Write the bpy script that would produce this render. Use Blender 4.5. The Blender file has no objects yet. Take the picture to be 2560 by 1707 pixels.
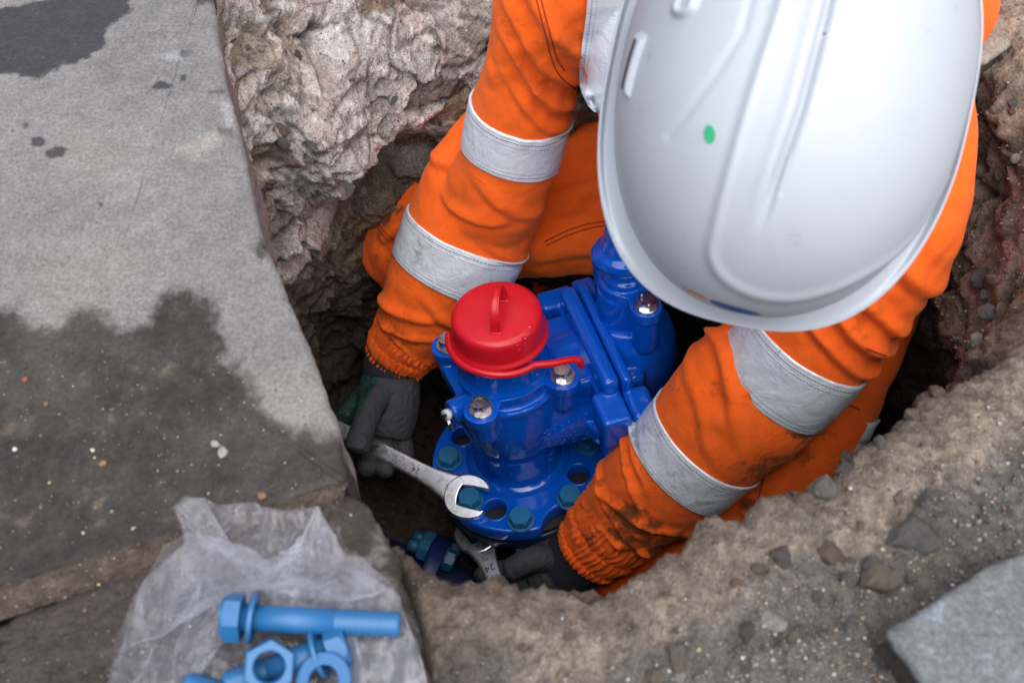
import bpy, bmesh, math, random
import numpy as np
from mathutils import Vector, Matrix, Quaternion

rng = np.random.default_rng(11)
random.seed(11)
SC = bpy.context.scene
COL = SC.collection
R = math.radians

# ------------------------------------------------------------------ camera, sky, sun, exposure
CAM_H, PITCH, FPX = 0.65, R(54.3), 2844.0          # camera height, downward tilt, focal length in 2560-wide pixels
cam_d = bpy.data.cameras.new('camera')
cam = bpy.data.objects.new('camera', cam_d); COL.objects.link(cam)
cam.location = (0, 0, CAM_H)
cam.rotation_euler = (math.pi / 2 - PITCH, 0, 0)
cam_d.sensor_width = 36.0
cam_d.lens = 36.0 * FPX / 2560.0
cam_d.clip_start = 0.02; cam_d.clip_end = 400
cam_d.dof.use_dof = True
cam_d.dof.focus_distance = 1.21
cam_d.dof.aperture_fstop = 9.0
SC.camera = cam

world = bpy.data.worlds.new('World'); SC.world = world; world.use_nodes = True
wn = world.node_tree; wn.nodes.clear()
w_out = wn.nodes.new('ShaderNodeOutputWorld'); w_bg = wn.nodes.new('ShaderNodeBackground')
w_sky = wn.nodes.new('ShaderNodeTexSky'); w_hs = wn.nodes.new('ShaderNodeHueSaturation')
SUN_EL, SUN_AZ = R(66), R(160)
w_sky.sky_type = 'NISHITA'; w_sky.sun_disc = False
w_sky.sun_elevation = SUN_EL; w_sky.sun_rotation = SUN_AZ
w_sky.air_density = 1.0; w_sky.dust_density = 3.0; w_sky.ozone_density = 1.0
w_hs.inputs['Saturation'].default_value = 0.65
w_bg.inputs['Strength'].default_value = 0.07
wn.links.new(w_sky.outputs[0], w_hs.inputs['Color']); wn.links.new(w_hs.outputs[0], w_bg.inputs[0])
wn.links.new(w_bg.outputs[0], w_out.inputs[0])
sun_d = bpy.data.lights.new('sun', 'SUN'); sun_d.energy = 1.5; sun_d.angle = R(90); sun_d.color = (1.0, 0.99, 0.975)
sun = bpy.data.objects.new('sun', sun_d); COL.objects.link(sun)
_sd = Vector((math.sin(SUN_AZ) * math.cos(SUN_EL), math.cos(SUN_AZ) * math.cos(SUN_EL), math.sin(SUN_EL)))
sun.rotation_euler = (-_sd).to_track_quat('-Z', 'Y').to_euler()
SC.view_settings.view_transform = 'Standard'; SC.view_settings.look = 'None'
SC.view_settings.gamma = 1.0; SC.view_settings.use_curve_mapping = False
SC.view_settings.exposure = 1.46
SC.render.engine = 'CYCLES'
SC.cycles.use_denoising = True
SC.cycles.max_bounces = 8; SC.cycles.transparent_max_bounces = 12
SC.cycles.caustics_reflective = False; SC.cycles.caustics_refractive = False

# ------------------------------------------------------------------ measuring helpers
CP, SP = math.cos(PITCH), math.sin(PITCH)
def ray(u, v):
    x = (u - 1280) / FPX; y = -(v - 853.5) / FPX
    return np.array([x, CP + y * SP, -SP + y * CP])
def P(u, v, d):                      # point seen at photo pixel (u, v) at depth d
    return np.array([0, 0, CAM_H]) + d * ray(u, v)
def at(u, v, z=0.0):                 # point seen at photo pixel (u, v) on the level z
    r = ray(u, v); return np.array([0, 0, CAM_H]) + r * ((z - CAM_H) / r[2])
CAMP = np.array([0, 0, CAM_H])

# ------------------------------------------------------------------ noise
_perm = np.random.default_rng(5).permutation(256); _perm = np.concatenate([_perm, _perm, _perm])
_g = np.random.default_rng(6).normal(size=(256, 3)); _g /= np.linalg.norm(_g, axis=1)[:, None]
def perlin(p):
    p = np.asarray(p, float); i = np.floor(p).astype(int); f = p - i; i &= 255
    w = f * f * f * (f * (f * 6 - 15) + 10); out = 0
    for dx in (0, 1):
        for dy in (0, 1):
            for dz in (0, 1):
                h = _perm[_perm[_perm[(i[:, 0] + dx) & 255] + ((i[:, 1] + dy) & 255)] + ((i[:, 2] + dz) & 255)]
                g = _g[h]; q = f - np.array([dx, dy, dz])
                wt = (w[:, 0] if dx else 1 - w[:, 0]) * (w[:, 1] if dy else 1 - w[:, 1]) * (w[:, 2] if dz else 1 - w[:, 2])
                out = out + wt * (g * q).sum(1)
    return out * 1.5
def fbm(p, scale, octv=4, gain=0.5, ridge=False, off=0.0):
    p = np.asarray(p, float) * scale + off; a, s, t = 1.0, 0.0, 0.0
    for k in range(octv):
        n = perlin(p)
        if ridge: n = 1 - 2 * np.abs(n)
        s = s + a * n; t += a; a *= gain; p = p * 2.03 + 17.3
    return s / t
def worley(p, scale, seed=0):        # distance to the nearest cell point, to the border, and a random number of the cell
    q = np.asarray(p, float) * scale; i = np.floor(q).astype(int); f1 = np.full(len(q), 9.); f2 = f1.copy(); idn = np.zeros(len(q)); gx = np.zeros((len(q), 3))
    for dx in (-1, 0, 1):
        for dy in (-1, 0, 1):
            for dz in (-1, 0, 1):
                c = (i + np.array([dx, dy, dz])); h = _perm[_perm[_perm[(c[:, 0] + seed) & 255] + (c[:, 1] & 255)] + (c[:, 2] & 255)]
                pt = c + np.stack([_perm[h + 3], _perm[h + 71], _perm[h + 133]], 1) / 255.0; d = np.linalg.norm(q - pt, axis=1)
                new = d < f1; f2 = np.where(new, f1, np.minimum(f2, d)); f1 = np.where(new, d, f1); idn = np.where(new, h / 255.0, idn); gx = np.where(new[:, None], q - pt, gx)
    return f1, f2 - f1, idn, gx
def sstep(a, b, x):
    t = np.clip((x - a) / (b - a), 0, 1); return t * t * (3 - 2 * t)
def poly_sd(pts, poly):              # signed distance to a 2D polygon, negative inside
    pts = np.asarray(pts)[:, :2]; poly = np.asarray(poly)[:, :2]
    d = np.full(len(pts), 1e9); inside = np.zeros(len(pts), bool); n = len(poly)
    for k in range(n):
        a, b = poly[k], poly[(k + 1) % n]; ab = b - a
        t = np.clip(((pts - a) @ ab) / max(ab @ ab, 1e-12), 0, 1)
        d = np.minimum(d, np.linalg.norm(pts - a - t[:, None] * ab, axis=1))
        c = ((a[1] > pts[:, 1]) != (b[1] > pts[:, 1]))
        with np.errstate(divide='ignore', invalid='ignore'):
            xx = (b[0] - a[0]) * (pts[:, 1] - a[1]) / (b[1] - a[1] + 1e-15) + a[0]
        inside ^= c & (pts[:, 0] < xx)
    return np.where(inside, -d, d)
def seg_d(pts, line):                # distance to an open polyline
    pts = np.asarray(pts); line = np.asarray(line, float); d = np.full(len(pts), 1e9)
    for a, b in zip(line[:-1], line[1:]):
        ab = b - a; t = np.clip(((pts - a) @ ab) / max(ab @ ab, 1e-12), 0, 1)
        d = np.minimum(d, np.linalg.norm(pts - a - t[:, None] * ab, axis=1))
    return d
def crom(cp, n):                     # Catmull-Rom through rows of cp, n samples, plus parameter
    cp = np.asarray(cp, float); m = len(cp)
    t = np.linspace(0, m - 1, n); k = np.minimum(t.astype(int), m - 2); f = (t - k)[:, None]
    e = np.vstack([2 * cp[0] - cp[1], cp, 2 * cp[-1] - cp[-2]])
    p0, p1, p2, p3 = e[k], e[k + 1], e[k + 2], e[k + 3]
    return 0.5 * (2 * p1 + (p2 - p0) * f + (2 * p0 - 5 * p1 + 4 * p2 - p3) * f**2 + (3 * p1 - p0 - 3 * p2 + p3) * f**3)

# ------------------------------------------------------------------ mesh helpers
def link(name, me, m=None, parent=None, smooth=True):
    o = bpy.data.objects.new(name, me); COL.objects.link(o)
    if m is not None:
        for mm in (m if isinstance(m, (list, tuple)) else [m]): me.materials.append(mm)
    if smooth and len(me.polygons): me.polygons.foreach_set('use_smooth', [True] * len(me.polygons))
    if parent is not None: o.parent = parent
    return o
def mesh_np(name, V, F):             # F: (n,3)/(n,4) array or list of arrays
    me = bpy.data.meshes.new(name)
    Fs = F if isinstance(F, list) else [F]; Fs = [np.asarray(f, int) for f in Fs if len(f)]
    V = np.asarray(V, float)
    me.vertices.add(len(V)); me.vertices.foreach_set('co', V.ravel())
    nl = sum(f.size for f in Fs); npol = sum(len(f) for f in Fs)
    me.loops.add(nl); me.polygons.add(npol)
    me.loops.foreach_set('vertex_index', np.concatenate([f.ravel() for f in Fs]))
    tot = np.concatenate([np.full(len(f), f.shape[1]) for f in Fs])
    me.polygons.foreach_set('loop_start', np.concatenate([[0], np.cumsum(tot)[:-1]]))
    me.update(calc_edges=True); me.validate()
    return me
def grid_faces(n, m, wrap=False, flip=False):   # n rows of m
    i = np.arange(n - 1)[:, None]; j = np.arange(m if wrap else m - 1)[None, :]
    a = i * m + j; b = i * m + (j + 1) % m; c = a + m; d = b + m
    F = np.stack([a, b, d, c] if not flip else [a, c, d, b], -1).reshape(-1, 4)
    return F
def grid_normals(G, wrap=False):
    du = np.gradient(G, axis=0)
    if wrap:
        e = np.concatenate([G[:, -1:], G, G[:, :1]], 1); dv = (e[:, 2:] - e[:, :-2])
    else: dv = np.gradient(G, axis=1)
    n = np.cross(du, dv); return n / np.maximum(np.linalg.norm(n, axis=2, keepdims=True), 1e-12)
def set_attr(me, name, arr):
    arr = np.asarray(arr, float)
    if arr.ndim == 1:
        a = me.attributes.new(name, 'FLOAT', 'POINT'); a.data.foreach_set('value', arr)
    else:
        a = me.attributes.new(name, 'FLOAT_COLOR', 'POINT')
        a.data.foreach_set('color', np.concatenate([arr[:, :3], np.ones((len(arr), 1))], 1).ravel())
def empty(name, loc=(0, 0, 0)):
    o = bpy.data.objects.new(name, None); COL.objects.link(o); o.location = loc; o.empty_display_size = 0.05; return o
def tag(o, label=None, cat=None, group=None, kind=None):
    if label: o['label'] = label
    if cat: o['category'] = cat
    if group: o['group'] = group
    if kind: o['kind'] = kind
    return o
def evaluated(o):                    # mesh of an object with its modifiers applied, the source object removed
    dg = bpy.context.evaluated_depsgraph_get(); dg.update()
    me = bpy.data.meshes.new_from_object(o.evaluated_get(dg)); d = o.data
    bpy.data.objects.remove(o)
    return me

# ------------------------------------------------------------------ material helpers
class NT:
    def __init__(self, name):
        self.m = bpy.data.materials.new(name); self.m.use_nodes = True; self.t = self.m.node_tree
        self.t.nodes.clear(); self.out = self.n('ShaderNodeOutputMaterial'); self.b = self.n('ShaderNodeBsdfPrincipled')
        self.l(self.b.outputs[0], self.out.inputs['Surface'])
    def n(self, typ, **kw):
        x = self.t.nodes.new(typ)
        for k, v in kw.items():
            if k.startswith('i_'): self.put(x.inputs[k[2:].replace('_', ' ')], v)
            else: setattr(x, k, v)
        return x
    def l(self, a, b): self.t.links.new(a, b)
    def put(self, sock, v):
        if hasattr(v, 'is_output'): self.l(v, sock)
        elif hasattr(v, 'outputs'): self.l(v.outputs[0], sock)
        else: sock.default_value = tuple(v) + (1,) if (isinstance(v, tuple) and len(v) == 3 and sock.type == 'RGBA') else v
    def set(self, **kw):
        for k, v in kw.items(): self.put(self.b.inputs[k.replace('_', ' ')], v)
    def attr(self, name, fac=False):
        a = self.n('ShaderNodeAttribute', attribute_name=name); return a.outputs['Fac' if fac else 'Color']
    def obj(self):
        return self.n('ShaderNodeTexCoord').outputs['Object']
    def noise(self, scale, detail=4, rough=0.55, co=None, dist=0.0):
        x = self.n('ShaderNodeTexNoise', i_Scale=scale, i_Detail=detail, i_Roughness=rough, i_Distortion=dist)
        self.l(co if co is not None else self.obj(), x.inputs['Vector']); return x.outputs['Fac']
    def vor(self, scale, feature='F1', co=None, out='Distance'):
        x = self.n('ShaderNodeTexVoronoi', feature=feature, i_Scale=scale)
        self.l(co if co is not None else self.obj(), x.inputs['Vector']); return x.outputs[out]
    def ramp(self, fac, stops):
        r = self.n('ShaderNodeValToRGB'); e = r.color_ramp.elements
        while len(e) < len(stops): e.new(0.5)
        for k, (p, c) in enumerate(stops):
            e[k].position = p; e[k].color = (c if len(c) == 4 else tuple(c) + (1,)) if hasattr(c, '__len__') else (c, c, c, 1)
        self.l(fac, r.inputs[0]); return r.outputs[0]
    def mix(self, a, b, fac, mode='MIX'):
        x = self.n('ShaderNodeMix', data_type='RGBA', blend_type=mode)
        for s, v in ((x.inputs[0], fac), (x.inputs[6], a), (x.inputs[7], b)):
            if isinstance(v, tuple) and len(v) == 3: v = v + (1,)
            self.put(s, v)
        return x.outputs[2]
    def math(self, op, a, b=0.0, c=None):
        x = self.n('ShaderNodeMath', operation=op); self.put(x.inputs[0], a); self.put(x.inputs[1], b)
        if c is not None: self.put(x.inputs[2], c)
        return x.outputs[0]
    def bump(self, h, strength=0.3, dist=0.002, prev=None):
        x = self.n('ShaderNodeBump', i_Strength=strength, i_Distance=dist); self.l(h, x.inputs['Height'])
        if prev is not None: self.l(prev, x.inputs['Normal'])
        return x.outputs[0]

# ================================================================== SETTING
# ---- soil: one sheet that runs from far outside to the rim, down the pit wall and across the floor
m = NT('soil'); c = m.attr('albedo'); wetm = m.attr('moist', True)
co = m.obj()
sp = m.noise(420, 3, 0.7, co); sp2 = m.noise(95, 5, 0.65, co)
c = m.mix(c, m.ramp(sp2, [(0.3, 0.52), (0.72, 1.35)]), 0.85, 'MULTIPLY')
c = m.mix(c, m.ramp(sp, [(0.28, 0.45), (0.5, 0.95), (0.74, 1.6)]), 0.75, 'MULTIPLY')
vcell = m.n('ShaderNodeTexVoronoi', i_Scale=300.0); m.l(co, vcell.inputs['Vector'])
grit = m.ramp(vcell.outputs['Distance'], [(0.12, 1.0), (0.34, 0.0)])
pick = m.ramp(m.n('ShaderNodeSeparateColor', i_Color=vcell.outputs['Color']).outputs[0], [(0.80, 0.0), (0.84, 1.0)])
gcol = m.ramp(m.n('ShaderNodeSeparateColor', i_Color=vcell.outputs['Color']).outputs[1], [(0.0, (0.10, 0.09, 0.085)), (0.35, (0.30, 0.25, 0.2)), (0.7, (0.42, 0.40, 0.38)), (1.0, (0.55, 0.50, 0.45))])
c = m.mix(c, gcol, m.math('MULTIPLY', m.math('MULTIPLY', grit, pick), 0.8))
h = m.math('ADD', m.math('MULTIPLY', sp2, 1.0), m.math('MULTIPLY', m.math('MULTIPLY', grit, pick), 0.35))
h = m.math('ADD', h, m.math('MULTIPLY', sp, 0.30))
m.set(Base_Color=c, Roughness=m.math('SUBTRACT', 0.95, m.math('MULTIPLY', wetm, 0.35)), Normal=m.bump(h, 1.0, 0.006))
m.b.inputs['Specular IOR Level'].default_value = 0.3
M_SOIL = m.m

PC = np.array([0.06, 0.62])
ZL = np.array([0.0, -0.06, -0.14, -0.30, -0.45, -0.66])
PIT = np.array([   # angle, radius at each level of ZL
    [0,   .405, .365, .335, .39, .42, .40], [20, .41, .385, .355, .40, .42, .40], [40, .44, .43, .42, .41, .39, .36],
    [60,  .52, .49, .45, .42, .39, .35], [78, .52, .47, .41, .37, .34, .30], [95, .50, .44, .370, .335, .315, .285], [115, .50, .44, .375, .360, .345, .315],
    [130, .47, .42, .38, .37, .38, .35], [142, .42, .40, .378, .355, .375, .35], [155, .36, .355, .350, .345, .365, .36],
    [171, .300, .298, .312, .335, .350, .350], [194, .272, .270, .285, .315, .330, .330], [213, .270, .270, .290, .320, .330, .330],
    [238, .318, .320, .340, .350, .350, .340], [250, .340, .346, .365, .370, .360, .340], [270, .342, .350, .365, .372, .362, .340],
    [276, .318, .325, .350, .360, .355, .340], [283, .300, .308, .335, .350, .350, .340], [292, .298, .303, .325, .345, .345, .335],
    [308, .296, .292, .305, .325, .328, .325], [320, .302, .292, .295, .325, .34, .33], [330, .330, .312, .305, .345, .36, .35], [345, .368, .340, .322, .375, .395, .38]])
def pit_r(th):     # th degrees -> (n, 6)
    a = np.concatenate([PIT[-1:, 0] - 360, PIT[:, 0], PIT[:2, 0] + 360]); rr = np.vstack([PIT[-1:, 1:], PIT[:, 1:], PIT[:2, 1:]])
    w = np.stack([np.interp(th, a, rr[:, k]) for k in range(6)], 1)
    return w
# dense angles where the wall is seen near
dens = lambda t: 1.0 + 0.9 * np.exp(-((((t - 290) + 180) % 360 - 180) / 45) ** 2) + 0.9 * np.exp(-((((t - 125) + 180) % 360 - 180) / 40) ** 2)
tt = np.linspace(0, 360, 7201); cum = np.concatenate([[0], np.cumsum(dens(tt[:-1]))]); NTH = 1150
TH = np.interp(np.arange(NTH) / NTH * cum[-1], cum, tt)
k_s = 25; rr0 = pit_r(TH)
# smooth the control radii round the pit
rs = sum(np.roll(rr0, k, 0) * (1 - abs(k) / 14) for k in range(-13, 14)); rs /= sum(1 - abs(k) / 14 for k in range(-13, 14))
outs = np.concatenate([0.16 * 60.0 ** (np.linspace(1, 0, 26)[:-1]) * 1.6, np.linspace(0.22, 0.004, 84)])
prof_z = np.concatenate([[0.0], np.linspace(-0.002, -0.66, 235)])
fl = np.linspace(0.97, 0.02, 40)
rows = []
ca, sa = np.cos(np.radians(TH)), np.sin(np.radians(TH))
rim_lo = 0.012
for q in outs:
    r = rs[:, 0] + q; z = np.full(NTH, -rim_lo * math.exp(-q / 0.02)); rows.append(np.stack([PC[0] + ca * r, PC[1] + sa * r, z], 1))
def interp_lv(z):
    k = np.clip(np.searchsorted(-ZL, -z) - 1, 0, 4); f = (z - ZL[k]) / (ZL[k + 1] - ZL[k])
    f = f if k == 0 else f
    return rs[:, k] * (1 - f) + rs[:, k + 1] * f
for z in prof_z:
    r = interp_lv(z); rows.append(np.stack([PC[0] + ca * r, PC[1] + sa * r, np.full(NTH, z - rim_lo)], 1))
zb = prof_z[-1] - rim_lo
for q in fl:
    r = rs[:, 5] * q; rows.append(np.stack([PC[0] + ca * r, PC[1] + sa * r, np.full(NTH, zb - 0.012 * (1 - q))], 1))
G = np.stack(rows, 0); NR = len(G)
Nn = grid_normals(G, wrap=True)
flat = G.reshape(-1, 3); nf = Nn.reshape(-1, 3)
if nf[:NTH * 10, 2].mean() < 0: nf = -nf
lev = np.repeat(np.arange(NR), NTH)
dist_out = np.clip((np.repeat(np.concatenate([outs, np.zeros(len(prof_z) + len(fl))]), NTH)), 0, 1)
thr = np.tile(TH, NR)
near = np.exp(-((((thr - 290) + 180) % 360 - 180) / 60) ** 4)        # loose soil by the near rim
back = np.exp(-((((thr - 118) + 180) % 360 - 180) / 42) ** 4)
right = np.exp(-((((thr - 350) + 180) % 360 - 180) / 35) ** 4)
wall = sstep(len(outs) - 2, len(outs) + 6, lev) * (1 - sstep(NR - len(fl) - 4, NR - len(fl), lev))
big = fbm(flat, 9, 3, 0.5); mid = fbm(flat, 30, 4, 0.55, off=3.1); rdg = fbm(flat * np.array([1, 1, 1.9]), 13, 5, 0.55, ridge=True, off=9.4)
fine = fbm(flat, 120, 3, 0.6, off=1.7)
fade_far = np.exp(-dist_out / 0.6)
disp = wall * (0.020 * big + 0.011 * mid + 0.008 * (rdg - 0.2) * (0.5 + 0.7 * back) + 0.0035 * fine)
_wp = flat + .012 * np.stack([fbm(flat, 22, 3, off=k * 5.) for k in range(3)], 1)
c1 = worley(_wp * np.array([1, 1, 1.35]), 21, 3); c2 = worley(_wp, 62, 9)
_dir = np.stack([np.sin(c1[2] * 40), np.cos(c1[2] * 57), np.sin(c1[2] * 91)], 1)
chunk = (c1[2] - .5) * .9 + 1.0 * (c1[3] * _dir).sum(1) - .30 * np.exp(-(c1[1] / .06) ** 2)
_dir2 = np.stack([np.sin(c2[2] * 40), np.cos(c2[2] * 57), np.sin(c2[2] * 91)], 1)
chunk2 = (c2[2] - .5) * .9 + .9 * (c2[3] * _dir2).sum(1) - .25 * np.exp(-(c2[1] / .08) ** 2)
_rk = sstep(-.25, .25, fbm(flat, 11, 3, off=61.))
disp += wall * (.0145 * chunk * (.35 + .65 * _rk) + .0034 * chunk2 * (.4 + .6 * _rk))
c3 = worley(_wp, 105, 5); c4 = worley(_wp, 260, 7)
crumb = (1 - np.clip(c3[0], 0, 1) ** 2) * sstep(.25, .75, c3[2]) * (.3 + c3[2]); crumb2 = (1 - np.clip(c4[0], 0, 1) ** 2) * sstep(.3, .7, c4[2])
_loose = near * sstep(.0, .05, dist_out) + right
disp += (1 - wall) * fade_far * (.3 + .7 * np.clip(_loose, 0, 1)) * (.0052 * crumb * sstep(.0, .4, fbm(flat, 17, 3, off=71.)) + .0012 * crumb2 + .0055 * np.clip(chunk, -1, 1) * sstep(.01, .06, dist_out))
disp += (1 - wall) * fade_far * (0.009 * big + 0.010 * mid + 0.0028 * fine + 0.003 * np.abs(fbm(flat, 70, 3, .6, ridge=True, off=5.5)))
# the near rim crumbles unevenly in plan
flat2 = flat + nf * disp[:, None]
jag = sstep(0.05, 0.0, dist_out) * near * (lev < len(outs) + 40)
flat2[:, :2] += (np.stack([np.tile(ca, NR), np.tile(sa, NR)], 1) * (jag * (0.016 * fbm(np.stack([np.cos(np.radians(thr)), np.sin(np.radians(thr)), 0 * thr], 1), 7, 5, 0.6, off=4.0)))[:, None])
# a chalky lump sticks out of the back wall under the slab, a ledge hangs over darker ground
def lump(c, rad, amt, axis):
    global flat2
    d = np.linalg.norm((flat2 - np.array(c)) / np.array(rad), axis=1); w = np.exp(-d ** 2 * 1.4)
    flat2 = flat2 + (amt * w * (1 + 0.45 * rdg))[:, None] * np.array(axis)
lump(P(800, 300, 1.18), (.055, .10, .07), .050, (.35, -.85, .25))
lump(P(880, 400, 1.22), (.05, .06, .05), .040, (.3, -.9, .1))
lump(P(1010, 240, 1.27), (.09, .06, .05), .030, (0, -.9, .3))
lump(P(740, 560, 1.15), (.03, .05, .10), .030, (.8, -.4, .1))
lump(P(960, 430, 1.30), (.10, .06, .035), -.035, (0, -.9, .1))
lump(P(800, 900, 1.5), (.10, .10, .10), -.04, (.3, -.9, 0))
SLAB_PX = [(525, -60), (533, 0), (566, 218), (610, 359), (664, 610), (751, 805), (838, 1045), (868, 1165), (876, 1212), (925, 1255), (975, 1345), (1015, 1440), (1050, 1560), (1085, 1700), (1110, 1800), (300, 1950), (-900, 2000), (-1100, 700), (-880, -140)]
_under = sstep(.006, -.012, poly_sd(flat2, np.array([at(u, v)[:2] for u, v in SLAB_PX])))
flat2[:, 2] = np.where(flat2[:, 2] > -.05, flat2[:, 2] * (1 - _under) + (-.05 + .25 * (flat2[:, 2] + .02)) * _under, flat2[:, 2])
me = mesh_np('ground', flat2, grid_faces(NR, NTH, wrap=True, flip=True))
# centre of floor
# colours of the ground: dry sandy topsoil, chalk lumps, red clay at one side, brown subsoil lower down
n1 = fbm(flat2, 14, 4, 0.55, off=21.0); n2 = fbm(flat2, 45, 4, 0.6, off=33.0); n3 = fbm(flat2, 6, 3, 0.5, off=2.0)
sand = np.array([.27, .215, .165]); pale = np.array([.42, .39, .375]); grey = np.array([.125, .114, .104]); brown = np.array([.10, .075, .058])
redc = np.array([.165, .110, .086]); pink = np.array([.40, .265, .25]); dark = np.array([.034, .026, .021])
def lerp(a, b, w): return a * (1 - w[:, None]) + b * w[:, None]
colr = np.tile(sand, (len(flat2), 1))
colr = lerp(colr, grey, sstep(-.05, .35, n1 + .3 * n2) * .75)
wb = back * wall
colr = lerp(colr, pale, wb * sstep(-.05, .25, n3 + .55 * n2 + .25 * rdg))
colr = lerp(colr, pink, wb * sstep(.06, .32, n1 - .35 * n2) * .85)
for (u, v, d, s) in ((790, 330, 1.17, .075), (1030, 170, 1.25, .09), (880, 350, 1.2, .05)):
    w = np.exp(-(np.linalg.norm(flat2 - P(u, v, d), axis=1) / s) ** 2)
    colr = lerp(colr, pale * 1.08, np.clip(w * (0.75 + 0.9 * n2), 0, 1))
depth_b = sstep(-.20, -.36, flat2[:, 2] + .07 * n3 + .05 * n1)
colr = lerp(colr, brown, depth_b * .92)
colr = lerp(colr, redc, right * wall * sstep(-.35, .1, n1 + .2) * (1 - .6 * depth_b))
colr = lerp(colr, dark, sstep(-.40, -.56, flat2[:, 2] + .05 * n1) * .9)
_cv = np.clip(1 + wall * (.55 * (c1[2] - .5) + .5 * (c2[2] - .5)) + (1 - wall) * (.6 * (c3[2] - .5) + .45 * (c4[2] - .5)), .4, 1.7); colr = colr * _cv[:, None]
colr = lerp(colr, pale * .95, wb * (c1[2] > .80) * (1 - depth_b) * .6); colr = lerp(colr, np.array([.20, .13, .075]), wb * ((c1[2] > .12) & (c1[2] < .24)) * .7); colr = lerp(colr, np.array([.10, .072, .06]), wb * (c1[2] < .08) * .8)
colr = lerp(colr, dark, wall * np.exp(-(c1[1] / .05) ** 2) * .55)  # recess shade painted into the colour along the cracks between chunks
nr = near * (1 - wall) ; rim_b = near * sstep(.05, .0, dist_out + .025 * n1 + .015 * n2)
colr = lerp(colr, grey * .80, nr * sstep(.015, .07, dist_out + .04 * n1 + .03 * n2) * .9)
colr = lerp(colr, np.array([.122, .093, .074]), rim_b * .85)
w = np.exp(-((((thr - 246) + 180) % 360 - 180) / 12) ** 2) * sstep(.3, .0, dist_out)
colr = lerp(colr, np.array([.065, .046, .034]), np.clip(w * (0.9 + n1), 0, 1))
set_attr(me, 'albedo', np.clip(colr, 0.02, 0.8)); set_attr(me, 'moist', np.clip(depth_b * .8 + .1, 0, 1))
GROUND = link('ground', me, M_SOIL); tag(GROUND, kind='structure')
GV, GN, GTH, GD, GW = flat2, nf, thr, dist_out, wall

# ---- paving slabs and setts
def slab_mesh(name, poly_px, z_top, thick, rough, edge_r, nb, nr_, edge_noise, seed, corner=0.0, batter=.006):
    base = np.array([at(u, v, z_top)[:2] if True else 0 for u, v in poly_px])
    n = len(base); L = np.linalg.norm(np.roll(base, -1, 0) - base, axis=1); s = np.concatenate([[0], np.cumsum(L)])
    tq = np.linspace(0, s[-1], nb, endpoint=False); k = np.searchsorted(s, tq, side='right') - 1; f = (tq - s[k]) / L[k]
    b = base[k] * (1 - f)[:, None] + np.roll(base, -1, 0)[k] * f[:, None]
    if corner: 
        for _ in range(int(corner)): b = (np.roll(b, 1, 0) + 2 * b + np.roll(b, -1, 0)) / 4
    cen = base.mean(0)
    tang = np.roll(b, -1, 0) - np.roll(b, 1, 0); nrm = np.stack([tang[:, 1], -tang[:, 0]], 1); nrm /= np.linalg.norm(nrm, axis=1)[:, None]
    if (nrm * (b - cen)).sum() < 0: nrm = -nrm
    b3 = np.concatenate([b, np.full((nb, 1), seed)], 1)
    b = b + nrm * (edge_noise * fbm(b3, 22, 5, 0.6))[:, None]
    rows = []
    for q in (np.linspace(0.0, 1, nr_) ** 0.8): 
        pts = cen + (b - nrm * edge_r - cen) * q; rows.append(np.concatenate([pts, np.full((nb, 1), z_top)], 1))
    for a in (0.35, 0.7, 1.05, 1.35, 1.57):
        rows.append(np.concatenate([b - nrm * edge_r * (1 - math.sin(a)), np.full((nb, 1), z_top - edge_r * (1 - math.cos(a)))], 1))
    for zz in np.linspace(0.08, 1, 22):
        ins = 0.004 * fbm(np.concatenate([b, np.full((nb, 1), zz * 0.1 + seed)], 1), 40, 3)
        rows.append(np.concatenate([b - nrm * (0.002 + ins[:, None] + batter * zz), np.full((nb, 1), z_top - edge_r - zz * (thick - edge_r))], 1))
    G = np.stack(rows, 0); N_ = grid_normals(G, True).reshape(-1, 3); V = G.reshape(-1, 3)
    if N_[nb * 4:nb * 20, 2].mean() < 0: N_ = -N_
    V = V + N_ * (rough[0] * fbm(V, 14, 3, off=seed) + rough[1] * fbm(V, 90, 4, 0.6, off=seed) + rough[2] * fbm(V, 300, 2, 0.6, off=seed))[:, None]
    return mesh_np(name, V, grid_faces(len(rows), nb, True, True)), V

m = NT('paving stone'); co = m.obj(); base = m.attr('albedo'); wet = m.attr('wet', True)
g1 = m.noise(330, 5, 0.8, co); g2 = m.noise(60, 5, 0.65, co); g3 = m.noise(900, 2, 0.6, co)
c = m.mix(base, m.ramp(g1, [(0.3, 0.42), (0.5, 0.95), (0.72, 1.65)]), 0.8, 'MULTIPLY')
c = m.mix(c, m.ramp(g2, [(0.3, 0.8), (0.7, 1.18)]), 0.8, 'MULTIPLY')
vc = m.n('ShaderNodeTexVoronoi', i_Scale=230.0); m.l(co, vc.inputs['Vector'])
sepc = m.n('ShaderNodeSeparateColor', i_Color=vc.outputs['Color'])
dot = m.math('MULTIPLY', m.ramp(vc.outputs['Distance'], [(0.10, 1.0), (0.24, 0.0)]), m.ramp(sepc.outputs[0], [(0.90, 0.0), (0.93, 1.0)]))
c = m.mix(c, m.ramp(sepc.outputs[1], [(0, (.05, .09, .18)), (.25, (.10, .2, .36)), (.3, (.35, .33, .3)), (.6, (.5, .48, .45)), (.8, (.33, .22, .12)), (1, (.06, .05, .05))]), m.math('MULTIPLY', dot, 0.40))
m.set(Base_Color=c, Roughness=m.math('SUBTRACT', 0.9, m.math('MULTIPLY', wet, 0.38)),
      Normal=m.bump(m.math('ADD', m.math('ADD', g1, g2), m.math('MULTIPLY', g3, 0.4)), 0.5, 0.002))
m.b.inputs['Specular IOR Level'].default_value = 0.35
M_PAVE = m.m

def px_poly(pts, z=0.0): return np.array([at(u, v, z)[:2] for u, v in pts])
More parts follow.
